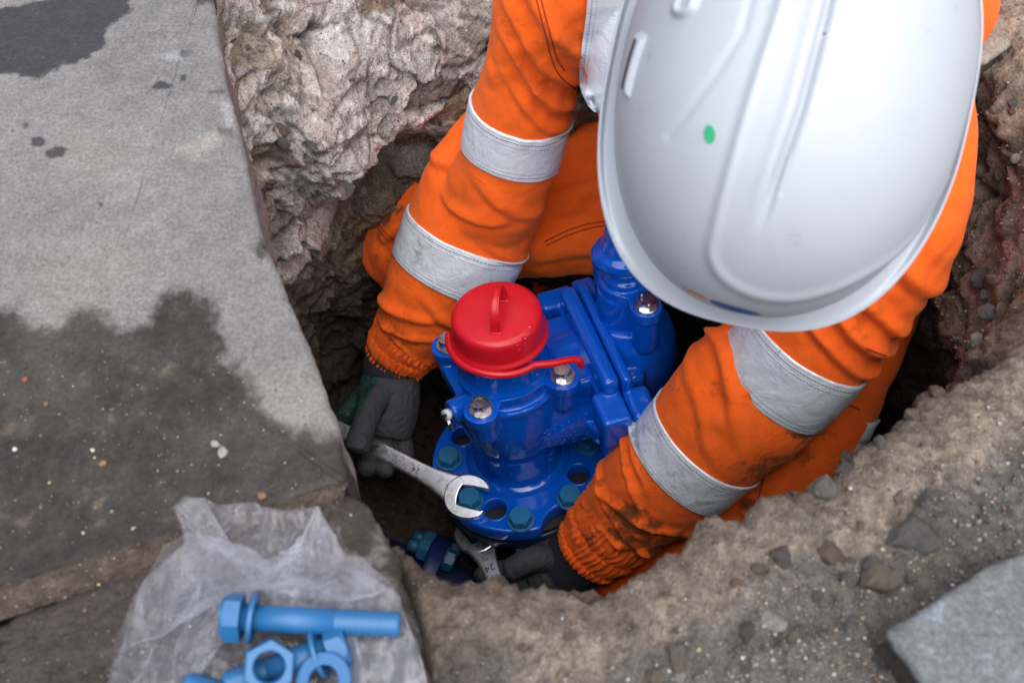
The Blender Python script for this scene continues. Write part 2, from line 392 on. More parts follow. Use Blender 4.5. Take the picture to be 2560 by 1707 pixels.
# large slab
me, V = slab_mesh('paving_slab', [(525, -60), (533, 0), (566, 218), (610, 359), (664, 610), (751, 805), (838, 1045), (868, 1165), (876, 1212), (800, 1225), (640, 1280), (300, 1385), (-60, 1490), (-500, 1620), (-1000, 1770), (-1150, 700), (-900, -150)],
                  0.0, 0.075, (0.0016, 0.0011, 0.0005), 0.006, 900, 210, 0.0035, 3.3, 0.0, -.005)
W2 = np.concatenate([V[:, :2], np.zeros((len(V), 1))], 1)
na = fbm(W2, 28, 5, 0.6, off=5.0); nb_ = fbm(W2, 8, 3, off=8.0); nc = fbm(W2, 90, 4, 0.6, off=1.0)
wet = np.zeros(len(V))
STAINS = [  # (polygon in photo pixels, softness, strength)
    ([(-190, 75), (-90, 40), (0, 25), (90, 5), (200, -30), (335, -60), (325, 25), (275, 65), (262, 90), (268, 110), (225, 140), (140, 175), (70, 190), (-60, 185), (-170, 140)], .0035, 1.0),
    ([(465, -60), (540, -60), (530, 8), (492, 6)], .003, .8),
    ([(-820, 840), (-500, 790), (-200, 810), (40, 772), (90, 815), (160, 825), (205, 770), (235, 790), (300, 835), (380, 810), (405, 740), (470, 722), (530, 770), (545, 850), (555, 900), (620, 960), (665, 1040), (735, 1090), (770, 1085), (800, 1095), (890, 1115), (890, 1240), (600, 1310), (0, 1540), (-900, 1800), (-980, 1200)], .010, .95),
    ([(80, 345), (105, 335), (113, 350), (100, 366), (78, 362)], .0015, .9), ([(118, 377), (140, 368), (163, 372), (158, 392), (130, 397)], .0015, .9),
    ([(385, 215), (400, 200), (435, 215), (410, 222)], .002, .95), ([(452, 192), (462, 190), (462, 203), (452, 203)], .001, .9), ([(455, 130), (475, 130), (460, 145)], .002, .5),
    ([(25, 322), (40, 325), (35, 335), (25, 333)], .001, .8), ([(55, 312), (68, 311), (64, 320)], .001, .7), ([(520, 228), (562, 222), (560, 236), (520, 236)], .002, .7),
    ([(550, 325), (582, 320), (580, 335), (552, 333)], .002, .6), ([(622, 612), (650, 598), (664, 640), (640, 645)], .003, .75), ([(246, 508), (256, 506), (255, 514)], .001, .8), ([(360, 580), (368, 580), (366, 588)], .001, .7)]
for poly, soft, amt in STAINS:
    sd = poly_sd(V, px_poly(poly)) + (na * 0.020 + nc * .017 + .006 * fbm(W2, 260, 3, .6, off=2.)) * min(1, soft / .0035) * .5
    wet = np.maximum(wet, amt * sstep(soft, -soft * .6, sd))
dry_c = np.array([.176, .169, .165]); col = np.tile(dry_c, (len(V), 1)) * np.clip(1 + .30 * nb_ + .22 * na + .16 * nc, .5, 1.5)[:, None]
col = lerp(col, np.array([.20, .170, .135]), sstep(.10, .45, nb_ - .5 * na) * .45); col = lerp(col, np.array([.085, .078, .075]), sstep(.42, .52, nc + .25 * na) * .6)
for poly, cc, soft in (([(450, 370), (540, 330), (550, 360), (490, 400)], (.28, .25, .22), .006), ([(400, 140), (440, 130), (450, 150)], (.29, .29, .30), .004), ([(560, 260), (580, 262), (585, 330), (570, 330)], (.29, .29, .30), .004), ([(640, 950), (760, 930), (800, 1040), (700, 1040)], (.205, .19, .165), .02)):
    w = sstep(soft, -soft, poly_sd(V, px_poly(poly)) + .012 * na); col = lerp(col, np.array(cc), w * .8)
side = sstep(-.004, -.012, V[:, 2]); col = lerp(col, np.array([.175, .130, .122]) , side * (.8 + .0 * na))
wetc = np.array([.027, .0215, .0180]); wc = np.tile(wetc, (len(V), 1)) * np.clip(1 + 1.0 * nc + .7 * na, .35, 2.2)[:, None]
wc = lerp(wc, np.array([.12, .085, .055]), sstep(.22, .5, nc * .8 + na * .6) * .8)
top_stain = (V[:, 1] > .6)
wc[top_stain] = np.array([.040, .037, .040]) * (1 + .35 * na[top_stain])[:, None]
muddy = (V[:, 1] < .6) * sstep(-.1, .35, nb_ + .4 * na)
wc = lerp(wc, np.array([.066, .060, .054]), muddy * .5)
col = col * (1 - wet[:, None]) + wc * wet[:, None]
set_attr(me, 'albedo', np.clip(col, .02, .8)); set_attr(me, 'wet', wet * np.where(top_stain, 1.25, .25))
tag(link('paving_slab', me, M_PAVE), 'large grey stone slab with dark wet stains along the pit edge', 'paving slab')

# small rough stone under the bag
me, V = slab_mesh('paving_stone', [(868, 1222), (925, 1255), (975, 1345), (1015, 1440), (1050, 1560), (1085, 1700), (1110, 1800), (300, 1950), (-500, 2000), (-600, 1730), (0, 1540), (640, 1305), (800, 1245)],
                  -0.006, 0.07, (0.005, 0.0030, 0.0008), 0.010, 640, 150, 0.006, 7.7, 4)
na = fbm(V, 28, 5, 0.6, off=15.0); nc = fbm(V, 90, 4, .6, off=11.); W = sstep(.12, .0, np.linalg.norm((V - at(880, 1290, 0))[:, :2], axis=1))
col = np.tile(np.array([.042, .034, .029]), (len(V), 1)) * (1 + .6 * na + .5 * nc)[:, None]
col = lerp(col, np.array([.20, .188, .184]), np.clip(W * sstep(-.15, .25, na + .5 * nc), 0, 1) * .9)
col = lerp(col, np.array([.05, .038, .030]), sstep(.05, .0, poly_sd(V, px_poly([(-600, 1640), (0, 1480), (640, 1265), (870, 1205), (870, 1240), (640, 1320), (0, 1545), (-600, 1740)]))) * .6)
set_attr(me, 'albedo', np.clip(col, .02, .8)); set_attr(me, 'wet', np.full(len(V), .3))
tag(link('paving_stone', me, M_PAVE), 'dark rough muddy stone lying under the clear plastic bag', 'paving stone')

def sett(name, px, z, thick, label, col0, bl):
    me, V = slab_mesh(name, px, z, thick, (.0012, .0011, .0004), .005, 260, 60, .0022, bl, 3)
    na = fbm(V, 30, 4, off=bl); nc = fbm(V, 110, 3, off=bl)
    col = np.tile(np.array(col0), (len(V), 1)) * (1 + .25 * na + .2 * nc)[:, None]
    col = lerp(col, np.array([.21, .26, .32]), sstep(.2, .5, nc) * .5)
    col = lerp(col, np.array([.045, .038, .033]), sstep(z - .004, z - .012, V[:, 2]))
    set_attr(me, 'albedo', np.clip(col, .02, .8)); set_attr(me, 'wet', np.full(len(V), .2))
    return tag(link(name, me, M_PAVE), label, 'paving block')
sett('paving_block', [(2215, 1572), (2470, 1412), (2640, 1340), (2900, 1560), (2700, 1900), (2375, 1800)], .040, .105, 'bluish grey paving block loose on the gravel near the camera', (.135, .145, .147), 41.)
sett('paving_block', [(2405, -20), (2500, -40), (2530, 105), (2470, 150), (2390, 165)], -.006, .06, 'pale tan paving block in the rubble behind the hard hat', (.24, .205, .16), 52.)
# ================================================================== PERSON
from mathutils.bvhtree import BVHTree
def join_np(parts):
    V, F, o = [], [], 0
    for v, f in parts:
        V.append(np.asarray(v, float)); F += [np.asarray(q) + o for q in (f if isinstance(f, list) else [f])]; o += len(v)
    return np.concatenate(V), F
CAMF = np.array([0, CP, -SP]); CAMU = np.array([0, SP, CP])
class Tube:
    """A sleeve: stations (u, v, depth, half width in photo pixels, depth ratio) swept as ellipses with folds on top."""
    def __init__(s, st, n=160, mth=120, fold=None, seed=0.0, flip=1.0):
        C = np.array([P(u, v, d) for u, v, d, w, k in st]); Rr = np.array([[w * d / FPX, w * d / FPX * k] for u, v, d, w, k in st])
        s.C = crom(C, n); s.R = crom(Rr, n); s.n, s.m = n, mth
        T = np.gradient(s.C, axis=0); T /= np.linalg.norm(T, axis=1)[:, None]
        vw = s.C - CAMP; vw /= np.linalg.norm(vw, axis=1)[:, None]
        S = np.cross(T, vw); S /= np.linalg.norm(S, axis=1)[:, None]
        for _ in range(6): S = (np.roll(S, 1, 0) + S + np.roll(S, -1, 0)); S[0] = S[1]; S[-1] = S[-2]; S /= np.linalg.norm(S, axis=1)[:, None]
        D = np.cross(S, T); s.S, s.D, s.T = S, D, T
        s.len = np.concatenate([[0], np.cumsum(np.linalg.norm(np.diff(s.C, axis=0), axis=1))])
        s.fold, s.seed = fold, seed
    def surf(s, t0=0.0, t1=1.0, n=None, th0=0.0, th1=2 * math.pi, mth=None, off=0.0):
        n = n or s.n; mth = mth or s.m
        t = np.linspace(t0, t1, n) * (s.n - 1); g = lambda A: np.stack([np.interp(t, np.arange(s.n), A[:, k]) for k in range(A.shape[1])], 1)
        C, Rr, S, D = g(s.C), g(s.R), g(s.S), g(s.D); L = np.interp(t, np.arange(s.n), s.len)
        full = abs(th1 - th0 - 2 * math.pi) < 1e-6
        th = np.linspace(th0, th1, mth, endpoint=not full)
        ct, sn = np.cos(th), np.sin(th)
        dirv = S[:, None] * ct[None, :, None] + D[:, None] * sn[None, :, None]
        rad = 1 / np.sqrt((ct[None] / Rr[:, :1]) ** 2 + (sn[None] / Rr[:, 1:]) ** 2)
        if s.fold is not None:
            LL = np.repeat(L, mth); TT = np.tile(th, n)
            rad = rad + s.fold(LL, TT, np.repeat(t / (s.n - 1), mth), s.seed).reshape(n, mth)
        return C[:, None] + dirv * (rad + off)[:, :, None]
    def closed(s):
        G = s.surf(); n, mth = G.shape[:2]
        V = np.concatenate([G.reshape(-1, 3), G[:1].mean(1), G[-1:].mean(1)]); j = np.arange(mth)
        c0, c1 = n * mth, n * mth + 1
        F = [grid_faces(n, mth, True), np.stack([np.full(mth, c0), (j + 1) % mth, j], 1), np.stack([np.full(mth, c1), (n - 1) * mth + j, (n - 1) * mth + (j + 1) % mth], 1)]
        return V, F
def folds(amp, freq=34, slant=0.05, tw=None, big=0.006, arcs=(), pucker=None):
    def f(L, T, t, seed):
        ex = np.zeros_like(L)
        for t0, sl, th0, thw, am, wd in arcs:       # single long folds: level, slope across, middle angle, spread, height, width
            w_ = np.exp(-(((np.degrees(T) - th0 + 180) % 360 - 180) / thw) ** 4)
            q_ = (t - t0 - sl * np.cos(T) + .012 * perlin(np.stack([T * 1.3, T * 0 + t0 * 31, T * 0 + seed], 1))) / (wd * .85)
            ex += .8 * am * w_ * (.95 * np.exp(-np.abs(q_) ** 1.5) - .95 * np.exp(-np.abs((q_ - 1.25) / .55) ** 1.3) - .25 * np.exp(-((q_ + 1.7) / .9) ** 2))
        if pucker: ex += pucker[1] * sstep(pucker[0], 1.0, t) * np.sin(T * pucker[2] + 2.2 * perlin(np.stack([T * 2, L * 9, T * 0 + seed], 1)))
        p = np.stack([(L + slant * np.sin(T + seed)) * freq, np.cos(T) * 1.15 + seed, np.sin(T) * 1.15], 1)
        r = perlin(p); r2 = perlin(p * np.array([.45, 1.3, 1.3]) + 7.7); r3 = perlin(p * np.array([2.1, 2.4, 2.4]) + 3.3)
        w = 1.0 if tw is None else np.interp(t, tw[0], tw[1])
        return w * (amp * (3.2 * np.sqrt(r * r + .0012) - .75) * (0.45 + 0.75 * sstep(-.3, .5, r2)) + big * r2 + amp * .22 * r3) + ex
    return f

# ---- fabrics
m = NT('orange twill'); co = m.obj(); dirt = m.noise(26, 6, 0.7, co); d2 = m.noise(9, 3, 0.5, co)
oc = (0.96, 0.140, 0.012)
c = m.mix(oc, (0.88, 0.115, 0.009), m.ramp(m.noise(70, 4, 0.6, co), [(0.35, 0.0), (0.7, 0.8)]))
weave = m.n('ShaderNodeTexWave', i_Scale=900.0, i_Distortion=1.5, bands_direction='DIAGONAL'); m.l(co, weave.inputs['Vector'])
mk = m.math('MULTIPLY', m.ramp(dirt, [(0.57, 0.0), (0.64, 1.0)]), m.ramp(d2, [(0.40, 0.0), (0.52, 1.0)]))
mk = m.math('MULTIPLY', mk, m.attr('grime', True))
c = m.mix(c, (0.075, 0.036, 0.014), m.math('MULTIPLY', mk, 0.9))
c = m.mix(c, (0.045, 0.022, 0.010), m.math('MULTIPLY', m.attr('mud', True), .88))
c = m.mix(c, (0.45, 0.075, 0.012), m.math('MULTIPLY', m.attr('grime', True), m.ramp(m.noise(16, 5, 0.7, co), [(0.48, 0.0), (0.75, 0.55)])))
h = m.math('ADD', m.math('MULTIPLY', weave.outputs['Fac'], 0.18), m.math('ADD', m.math('MULTIPLY', m.noise(60, 4, 0.6, co), 0.8), m.math('MULTIPLY', m.noise(700, 2, 0.6, co), 0.25)))
wr_n = m.noise(24, 7, 0.6, co, 1.2); m.set(Base_Color=c, Roughness=0.88, Normal=m.bump(h, 0.35, 0.003, m.bump(wr_n, 0.45, 0.008))); m.b.inputs['Specular IOR Level'].default_value = 0.25
m.b.inputs['Sheen Weight'].default_value = 0.25; m.b.inputs['Sheen Roughness'].default_value = 0.5; m.b.inputs['Sheen Tint'].default_value = (1, .45, .2, 1)
M_ORANGE = m.m

m = NT('reflective tape'); co = m.obj(); bv = m.attr('across', True); bu = m.attr('along', True)
c = m.mix((0.78, 0.84, 0.92), (0.67, 0.74, 0.83), m.noise(40, 3, 0.6, co))
def stitch(v0):
    a = m.math('ABSOLUTE', m.math('SUBTRACT', bv, v0)); ln = m.ramp(a, [(0.006, 1.0), (0.014, 0.0)])
    dash = m.ramp(m.math('FRACT', m.math('MULTIPLY', bu, 260.0)), [(0.60, 1.0), (0.72, 0.1)]); return m.math('MULTIPLY', ln, dash)
st = m.math('MAXIMUM', m.math('MAXIMUM', stitch(0.085), stitch(0.915)), m.math('MULTIPLY', m.math('MAXIMUM', stitch(0.17), stitch(0.83)), 0.45))
c = m.mix(c, (0.06, 0.06, 0.07), m.math('MULTIPLY', st, 0.55))
dd = m.math('MULTIPLY', m.ramp(m.noise(34, 6, 0.75, co), [(0.56, 0.0), (0.70, 1.0)]), m.attr('grime', True))
c = m.mix(c, (0.12, 0.10, 0.08), m.math('MULTIPLY', dd, 0.8))
m.set(Base_Color=c, Roughness=0.42, Metallic=0.25, Normal=m.bump(m.math('SUBTRACT', m.math('ADD', m.math('MULTIPLY', m.noise(75, 4, 0.6, co), 0.6), m.math('MULTIPLY', m.noise(26, 5, 0.6, co, 1.0), 1.4)), m.math('MULTIPLY', st, 0.5)), 0.5, 0.004))
M_TAPE = m.m

m = NT('skin'); m.set(Base_Color=(0.45, 0.24, 0.16), Roughness=0.5, Subsurface_Weight=0.1); M_SKIN = m.m
m = NT('glove coating'); co = m.obj(); g = m.noise(300, 3, 0.7, co)
knit = m.n('ShaderNodeTexVoronoi', i_Scale=700.0); m.l(co, knit.inputs['Vector'])
kc = m.mix((0.006, 0.012, 0.012), (0.025, 0.16, 0.11), m.ramp(knit.outputs['Distance'], [(0.15, 1.0), (0.5, 0.0)]))
gc = m.mix((0.026, 0.028, 0.032), (0.050, 0.052, 0.057), m.noise(45, 5, 0.65, co))
m.set(Base_Color=m.mix(gc, kc, m.attr('knit', True)), Roughness=0.72, Normal=m.bump(m.math('ADD', g, m.math('MULTIPLY', m.noise(90, 4, 0.6, co), 1.5)), 0.3, 0.002)); m.b.inputs['Specular IOR Level'].default_value = 0.3
M_GLOVE = m.m
m = NT('navy rib'); co = m.obj()
m.set(Base_Color=(0.010, 0.011, 0.018), Roughness=0.9, Normal=m.bump(m.noise(400, 2, 0.5, co), 0.3, 0.001)); M_NAVY = m.m

# ---- the garment: tubes for sleeves, trunk and legs, fused into one surface
A_UP = Tube([(1480, -200, 0.98, 190, .8), (1400, -20, 1.03, 170, .8), (1338, 150, 1.10, 122, .85), (1296, 300, 1.16, 127, .85), (1268, 410, 1.20, 122, .85), (1225, 500, 1.25, 125, .8), (1190, 560, 1.29, 120, .7)],
            n=170, mth=130, seed=1.3, fold=folds(.0020, 30, .045, ([0, .15, .35, .5, .62, .8, 1], [.4, 1.0, 1.0, .22, .25, .6, .4]), .003,
    [(.17, .075, 300, 75, .0075, .022), (.245, .085, 290, 80, .0085, .022), (.315, .09, 295, 85, .0085, .021), (.380, .085, 300, 80, .0045, .018), (.70, .05, 300, 60, .006, .03), (.80, -.05, 250, 60, .006, .03)]))
A_LO = Tube([(1265, 300, 1.25, 100, .7), (1225, 430, 1.26, 150, .7), (1172, 570, 1.295, 158, .72), (1118, 690, 1.325, 148, .75), (1062, 790, 1.35, 122, .8), (1022, 848, 1.37, 92, .85), (1005, 872, 1.375, 82, .85)],
            n=170, mth=130, seed=4.1, fold=folds(.0022, 30, -.04, ([0, .2, .4, .55, .7, .9, 1], [.5, .8, .22, .3, 1.0, 1.15, .5]), .004,
    [(.13, -.04, 240, 60, .006, .022), (.21, .05, 290, 70, .007, .022), (.275, .07, 330, 60, .004, .02), (.56, .05, 320, 60, .006, .022), (.62, -.06, 230, 60, .007, .022), (.70, -.07, 240, 65, .007, .02), (.78, .05, 300, 70, .006, .018), (.86, -.03, 260, 80, .006, .018)], (.72, .0042, 9)))
A_CU = Tube([(1030, 836, 1.365, 96, .85), (1010, 862, 1.375, 90, .85), (992, 893, 1.385, 80, .85), (984, 908, 1.39, 70, .85)], n=70, mth=420, seed=2.2)
B_UP = Tube([(2180, 60, 0.95, 180, .8), (2268, 320, 0.98, 165, .8), (2215, 560, 1.01, 185, .8), (2105, 740, 1.05, 175, .8), (2000, 880, 1.09, 168, .82), (1900, 985, 1.13, 165, .8), (1850, 1040, 1.15, 160, .75)],
            n=190, mth=130, seed=7.7, fold=folds(.0020, 30, .05, ([0, .4, .55, .64, .74, .85, 1], [.6, 1.0, 1.1, .25, .25, .6, .5]), .003,
    [(.34, .05, 300, 80, .008, .02), (.42, .06, 290, 90, .009, .02), (.49, .055, 300, 90, .010, .019), (.545, .05, 310, 85, .008, .017), (.84, -.05, 240, 60, .007, .025), (.91, .05, 300, 60, .006, .03)]))
B_LO = Tube([(1960, 870, 1.115, 150, .7), (1880, 975, 1.125, 186, .72), (1762, 1100, 1.175, 160, .8), (1688, 1170, 1.205, 152, .8), (1616, 1234, 1.235, 138, .8), (1556, 1292, 1.26, 112, .85), (1524, 1322, 1.275, 98, .85)],
            n=170, mth=130, seed=9.2, fold=folds(.0024, 30, .05, ([0, .2, .33, .48, .6, .8, 1], [.5, .9, .22, .25, 1.0, 1.25, .7]), .004,
    [(.10, .07, 220, 60, .007, .022), (.18, .08, 210, 70, .009, .022), (.25, .06, 230, 70, .004, .02), (.53, .05, 200, 60, .007, .022), (.60, .07, 220, 70, .009, .022), (.68, -.06, 280, 70, .009, .022), (.76, .05, 250, 80, .008, .018), (.84, -.04, 300, 70, .008, .016), (.90, .03, 240, 80, .006, .014)], (.70, .0045, 9)))
B_CU = Tube([(1562, 1292, 1.26, 112, .85), (1520, 1330, 1.28, 108, .85), (1480, 1366, 1.295, 94, .85), (1452, 1390, 1.305, 80, .85)], n=80, mth=460, seed=5.2)
TRUNK = Tube([(1960, 560, 1.02, 250, .7), (1920, 330, 1.02, 400, .55), (1930, 40, 1.03, 520, .5), (1960, -300, 1.06, 540, .5), (1990, -700, 1.12, 500, .5), (2000, -1000, 1.2, 430, .55)], n=120, mth=150, seed=3.0, fold=folds(.004, 14, .02))
LEG_A = Tube([(2050, 250, 1.30, 300, .6), (1750, 430, 1.33, 230, .6), (1400, 520, 1.37, 170, .65), (1150, 560, 1.385, 150, .7), (1030, 580, 1.39, 112, .8), (985, 600, 1.40, 70, .9)], n=130, mth=130, seed=12.0, fold=folds(.003, 20, .03, None, .004, (), (-1.2, .006, 6)))
LEG_A2 = Tube([(1010, 540, 1.39, 80, .9), (1020, 640, 1.42, 105, .8), (1200, 700, 1.52, 110, .8), (1500, 700, 1.6, 110, .8)], n=90, mth=110, seed=14.0, fold=folds(.004, 30, .03))
LEG_B = Tube([(2130, 640, 1.16, 200, .7), (2050, 880, 1.18, 190, .72), (1925, 1110, 1.23, 195, .7), (1735, 1310, 1.31, 190, .65), (1570, 1440, 1.37, 150, .7), (1470, 1530, 1.40, 90, .8)], n=150, mth=140, seed=16.0, fold=folds(.0035, 20, .05))
HEM = Tube([(2100, 700, 1.14, 170, .75), (2075, 830, 1.165, 150, .75), (2032, 950, 1.19, 145, .75)], n=70, mth=130, seed=18.0, fold=folds(.002, 20, .02))
V, F = join_np([t.closed() for t in (A_UP, A_LO, B_UP, B_LO, TRUNK, LEG_A, LEG_A2, LEG_B, HEM)])
me = mesh_np('coverall', V, F); o = link('coverall', me)
md = o.modifiers.new('r', 'REMESH'); md.mode = 'VOXEL'; md.voxel_size = 0.0026
md = o.modifiers.new('s', 'SMOOTH'); md.factor = 0.5; md.iterations = 2
cov = evaluated(o)
cv = np.empty(len(cov.vertices) * 3); cov.vertices.foreach_get('co', cv); cv = cv.reshape(-1, 3)
def sleeve_grime(v):
    g = np.full(len(v), .25)
    for (u, w, d, r, a) in ((1010, 780, 1.36, .10, .9), (1600, 1290, 1.25, .12, 1.0), (1830, 1120, 1.15, .10, 1.0), (1960, 1040, 1.10, .08, 1.0), (1900, 860, 1.04, .10, .7), (1950, 1180, 1.2, .1, .8), (960, 520, 1.36, .08, .6)):
        g = np.maximum(g, a * np.exp(-(np.linalg.norm(v - P(u, w, d), axis=1) / r) ** 2))
    return g
set_attr(cov, 'grime', sleeve_grime(cv))
def mud_spots(v):
    k_ = np.zeros(len(v)); n_ = fbm(v * np.array([1, 1, 1.2]), 55, 5, .65, off=3.) + .5 * fbm(v, 170, 3, .6, off=8.)
    for (u, w, d, r, a) in ((2025, 1045, 1.09, .024, 1.0), (1905, 1140, 1.13, .030, .8), (1960, 1120, 1.12, .020, .8), (1690, 1180, 1.18, .03, .5), (1600, 1290, 1.22, .032, .95), (1560, 1250, 1.22, .02, .6), (1690, 1310, 1.22, .030, .8), (1640, 1350, 1.24, .025, .9), (1530, 1300, 1.24, .02, .6), (1790, 975, 1.08, .020, .55), (1880, 980, 1.08, .016, .5), (1000, 800, 1.33, .035, .55), (950, 790, 1.34, .025, .5), (1140, 640, 1.27, .02, .4), (965, 545, 1.36, .010, .9), (1000, 530, 1.36, .008, .9), (1880, 1270, 1.2, .02, .7), (1430, 1380, 1.29, .02, .6), (1100, 265, 1.2, .015, .6)):
        g_ = a * np.exp(-(np.linalg.norm(v - P(u, w, d), axis=1) / r) ** 2 * .6); k_ = np.maximum(k_, sstep(.36, .66, g_ + .6 * n_) * min(1, a + .1) * (g_ > .05))
    return k_
set_attr(cov, 'mud', mud_spots(cv))
cov.materials.clear()
# ---- the body itself (head, neck, trunk core): one skinned surface, top-level
def skin_mesh(pts, edges, rad, sub=1, root=0, name='body'):
    me = bpy.data.meshes.new(name); me.from_pydata([tuple(p) for p in pts], edges, []); o = bpy.data.objects.new(name, me); COL.objects.link(o)
    md = o.modifiers.new('k', 'SKIN'); sv = me.skin_vertices[0].data
    for k, r in enumerate(rad): sv[k].radius = (r, r) if not hasattr(r, '__len__') else r
    sv[root].use_root = True
    if sub:
        md = o.modifiers.new('u', 'SUBSURF'); md.levels = sub; md.render_levels = sub
    return evaluated(o)
hc = P(1985, 215, 0.79)
HF = np.array([-.20, -.92, .10]); HU = np.array([-.095, -.02, 1.0])              # helmet front and up, camera axes (right, up, towards)
toW = lambda q: np.array([1., 0, 0]) * q[0] + CAMU * q[1] - CAMF * q[2]
hu = toW(HU); hu /= np.linalg.norm(hu); hf = toW(HF); hf -= hu * (hf @ hu); hf /= np.linalg.norm(hf); hr = np.cross(hf, hu)
L2 = lambda x, y, z: P(1967, 215, 0.72) + hr * x + hf * y + hu * z
neck = P(1930, 60, 0.96); chest = P(1930, 0, 1.04)
def head_mesh():
    n, mm_ = 60, 72; ph = np.linspace(0, math.pi, n); th = np.linspace(0, 2 * math.pi, mm_, endpoint=False)
    x = np.sin(ph)[:, None] * np.cos(th)[None] * .074; y = np.sin(ph)[:, None] * np.sin(th)[None] * .095; z = np.cos(ph)[:, None] * np.ones(mm_) * .120
    lowz = np.clip(-z / .12, 0, 1); x = x * (1 - .28 * lowz ** 1.5); y = y * (1 - .10 * lowz) - 0.012 * lowz * (y < 0)
    def blob(cx, cy, cz, r, a):
        d2 = ((x - cx) / r[0]) ** 2 + ((y - cy) / r[1]) ** 2 + ((z - cz) / r[2]) ** 2; return a * np.exp(-d2)
    y = y + blob(0, .095, -.022, (.011, .05, .022), .024) + blob(0, .09, -.034, (.016, .05, .010), .010)       # nose
    y = y - blob(.032, .08, .002, (.014, .05, .010), .012) - blob(-.032, .08, .002, (.014, .05, .010), .012)    # eye sockets
    y = y + blob(0, .085, .018, (.05, .04, .008), .006) + blob(0, .085, -.062, (.022, .04, .005), .006) + blob(0, .085, -.073, (.020, .04, .005), .006) + blob(0, .08, -.1, (.02, .05, .014), .012)
    sgn = np.sign(x); x = x + sgn * (blob(.072, -.005, -.01, (.03, .012, .026), .014) + blob(-.072, -.005, -.01, (.03, .012, .026), .014))
    G = np.stack([x, y, z], -1); G = L2(0, 0.004, -.010) + G[..., :1] * hr + G[..., 1:2] * hf + G[..., 2:] * hu
    return G.reshape(-1, 3), [grid_faces(n, mm_, True)]
hv, hf_ = head_mesh()
Tn = np.stack([L2(0, .0, .0), L2(0, -.04, -.12), neck, chest, P(1930, -300, 1.08)])
bm_pts = crom(Tn, 24); bt = []
for k, q in enumerate(bm_pts):
    r = np.interp(k / 23, [0, .3, .55, .8, 1], [.056, .058, .075, .085, .085]); a = np.linspace(0, 2 * math.pi, 40, endpoint=False)
    tv = bm_pts[min(k + 1, 23)] - bm_pts[max(k - 1, 0)]; tv /= np.linalg.norm(tv); s1 = np.cross(tv, hr); s1 /= np.linalg.norm(s1); s2 = np.cross(tv, s1)
    bt.append(q + r * (np.cos(a)[:, None] * s1 + np.sin(a)[:, None] * s2))
bt = np.stack(bt)
_j = np.arange(40); _bv = np.concatenate([bt.reshape(-1, 3), bt[:1].mean(1), bt[-1:].mean(1)])
_bf = [grid_faces(24, 40, True), np.stack([np.full(40, 960), (_j + 1) % 40, _j], 1), np.stack([np.full(40, 961), 23 * 40 + _j, 23 * 40 + (_j + 1) % 40], 1)]
V, F = join_np([(hv, hf_), (_bv, _bf)])
o = link('person', mesh_np('person', V, F)); md = o.modifiers.new('r', 'REMESH'); md.mode = 'VOXEL'; md.voxel_size = .0035
md = o.modifiers.new('s', 'SMOOTH'); md.iterations = 2
PERSON = link('person', evaluated(o), M_SKIN)
tag(PERSON, 'person in orange work clothes and dark gloves bending over the blue hydrant in the pit', 'person')
COVER = link('coverall', cov, M_ORANGE, PERSON)
bvh = BVHTree.FromPolygons([tuple(v) for v in cv], [tuple(p.vertices) for p in cov.polygons])
def cuff(tb, name='cuff'):
    def f(L, T, t, seed):
        ph = T * 34 + 3.5 * perlin(np.stack([T * 3, L * 40, T * 0 + seed], 1)) + L * 60
        rip = np.sin(ph); am = .0013 + .0008 * perlin(np.stack([T * 5, L * 60, T * 0 + 3], 1))
        rows = np.zeros_like(L)
        for q in (.36, .70): rows -= .0022 * np.exp(-((t - q) / .022) ** 2)
        return am * rip + rows + .0016 * np.sin(t * math.pi * 3) ** 2 + .002 * perlin(np.stack([L * 80, np.cos(T) * 2, np.sin(T) * 2 + seed], 1)) - .006 * sstep(.93, 1, t)
    tb.fold = f; G = tb.surf(); inner = tb.surf(1.0, .6, 8, off=-.012); G = np.concatenate([G, inner], 0)
    me = mesh_np(name, G.reshape(-1, 3), grid_faces(len(G), tb.m, True)); set_attr(me, 'grime', np.full(G.shape[0] * G.shape[1], .75))
    return link(name, me, M_ORANGE, PERSON)
cuff(A_CU); cuff(B_CU)
def band(tb, t0, t1, grime, th0=0.0, th1=2 * math.pi, mth=300, off=.0022, wob=0.0, name='reflective_band'):
    n = 46; full = abs(th1 - th0 - 2 * math.pi) < 1e-6
    G = tb.surf(t0, t1, n, th0, th1, mth, off)
    a = tb.surf(t0, t0, 1, th0, th1, mth, -.004); b = tb.surf(t1, t1, 1, th0, th1, mth, -.004)
    G = np.concatenate([a, G, b], 0)
    me = mesh_np(name, G.reshape(-1, 3), grid_faces(n + 2, mth, full))
    ac = np.concatenate([[0], np.linspace(0, 1, n), [1]]); rmean = float(np.mean(tb.R)); al = np.linspace(th0, th1, mth) * rmean
    set_attr(me, 'across', np.repeat(ac, mth)); set_attr(me, 'along', np.tile(al, n + 2)); set_attr(me, 'grime', np.full((n + 2) * mth, grime))
    return link(name, me, M_TAPE, PERSON)
band(A_UP, .47, .625, .15)
band(A_LO, .345, .495, .85)
band(B_UP, .625, .775, .7)
band(B_LO, .315, .475, .8)
band(LEG_B, .27, .62, .6, th0=-.36, th1=.02, mth=60, off=.003, name='side_stripe')
band(HEM, .94, .985, .2, off=.003, name='hem_piping')
def on_cloth(u, v, off=.002):                # a spot on the garment, found along the sight line of a measured pixel
    r = ray(u, v); r = r / np.linalg.norm(r); h = bvh.ray_cast(Vector(CAMP), Vector(r))
    return None if h[0] is None else np.array(h[0]) - r * off
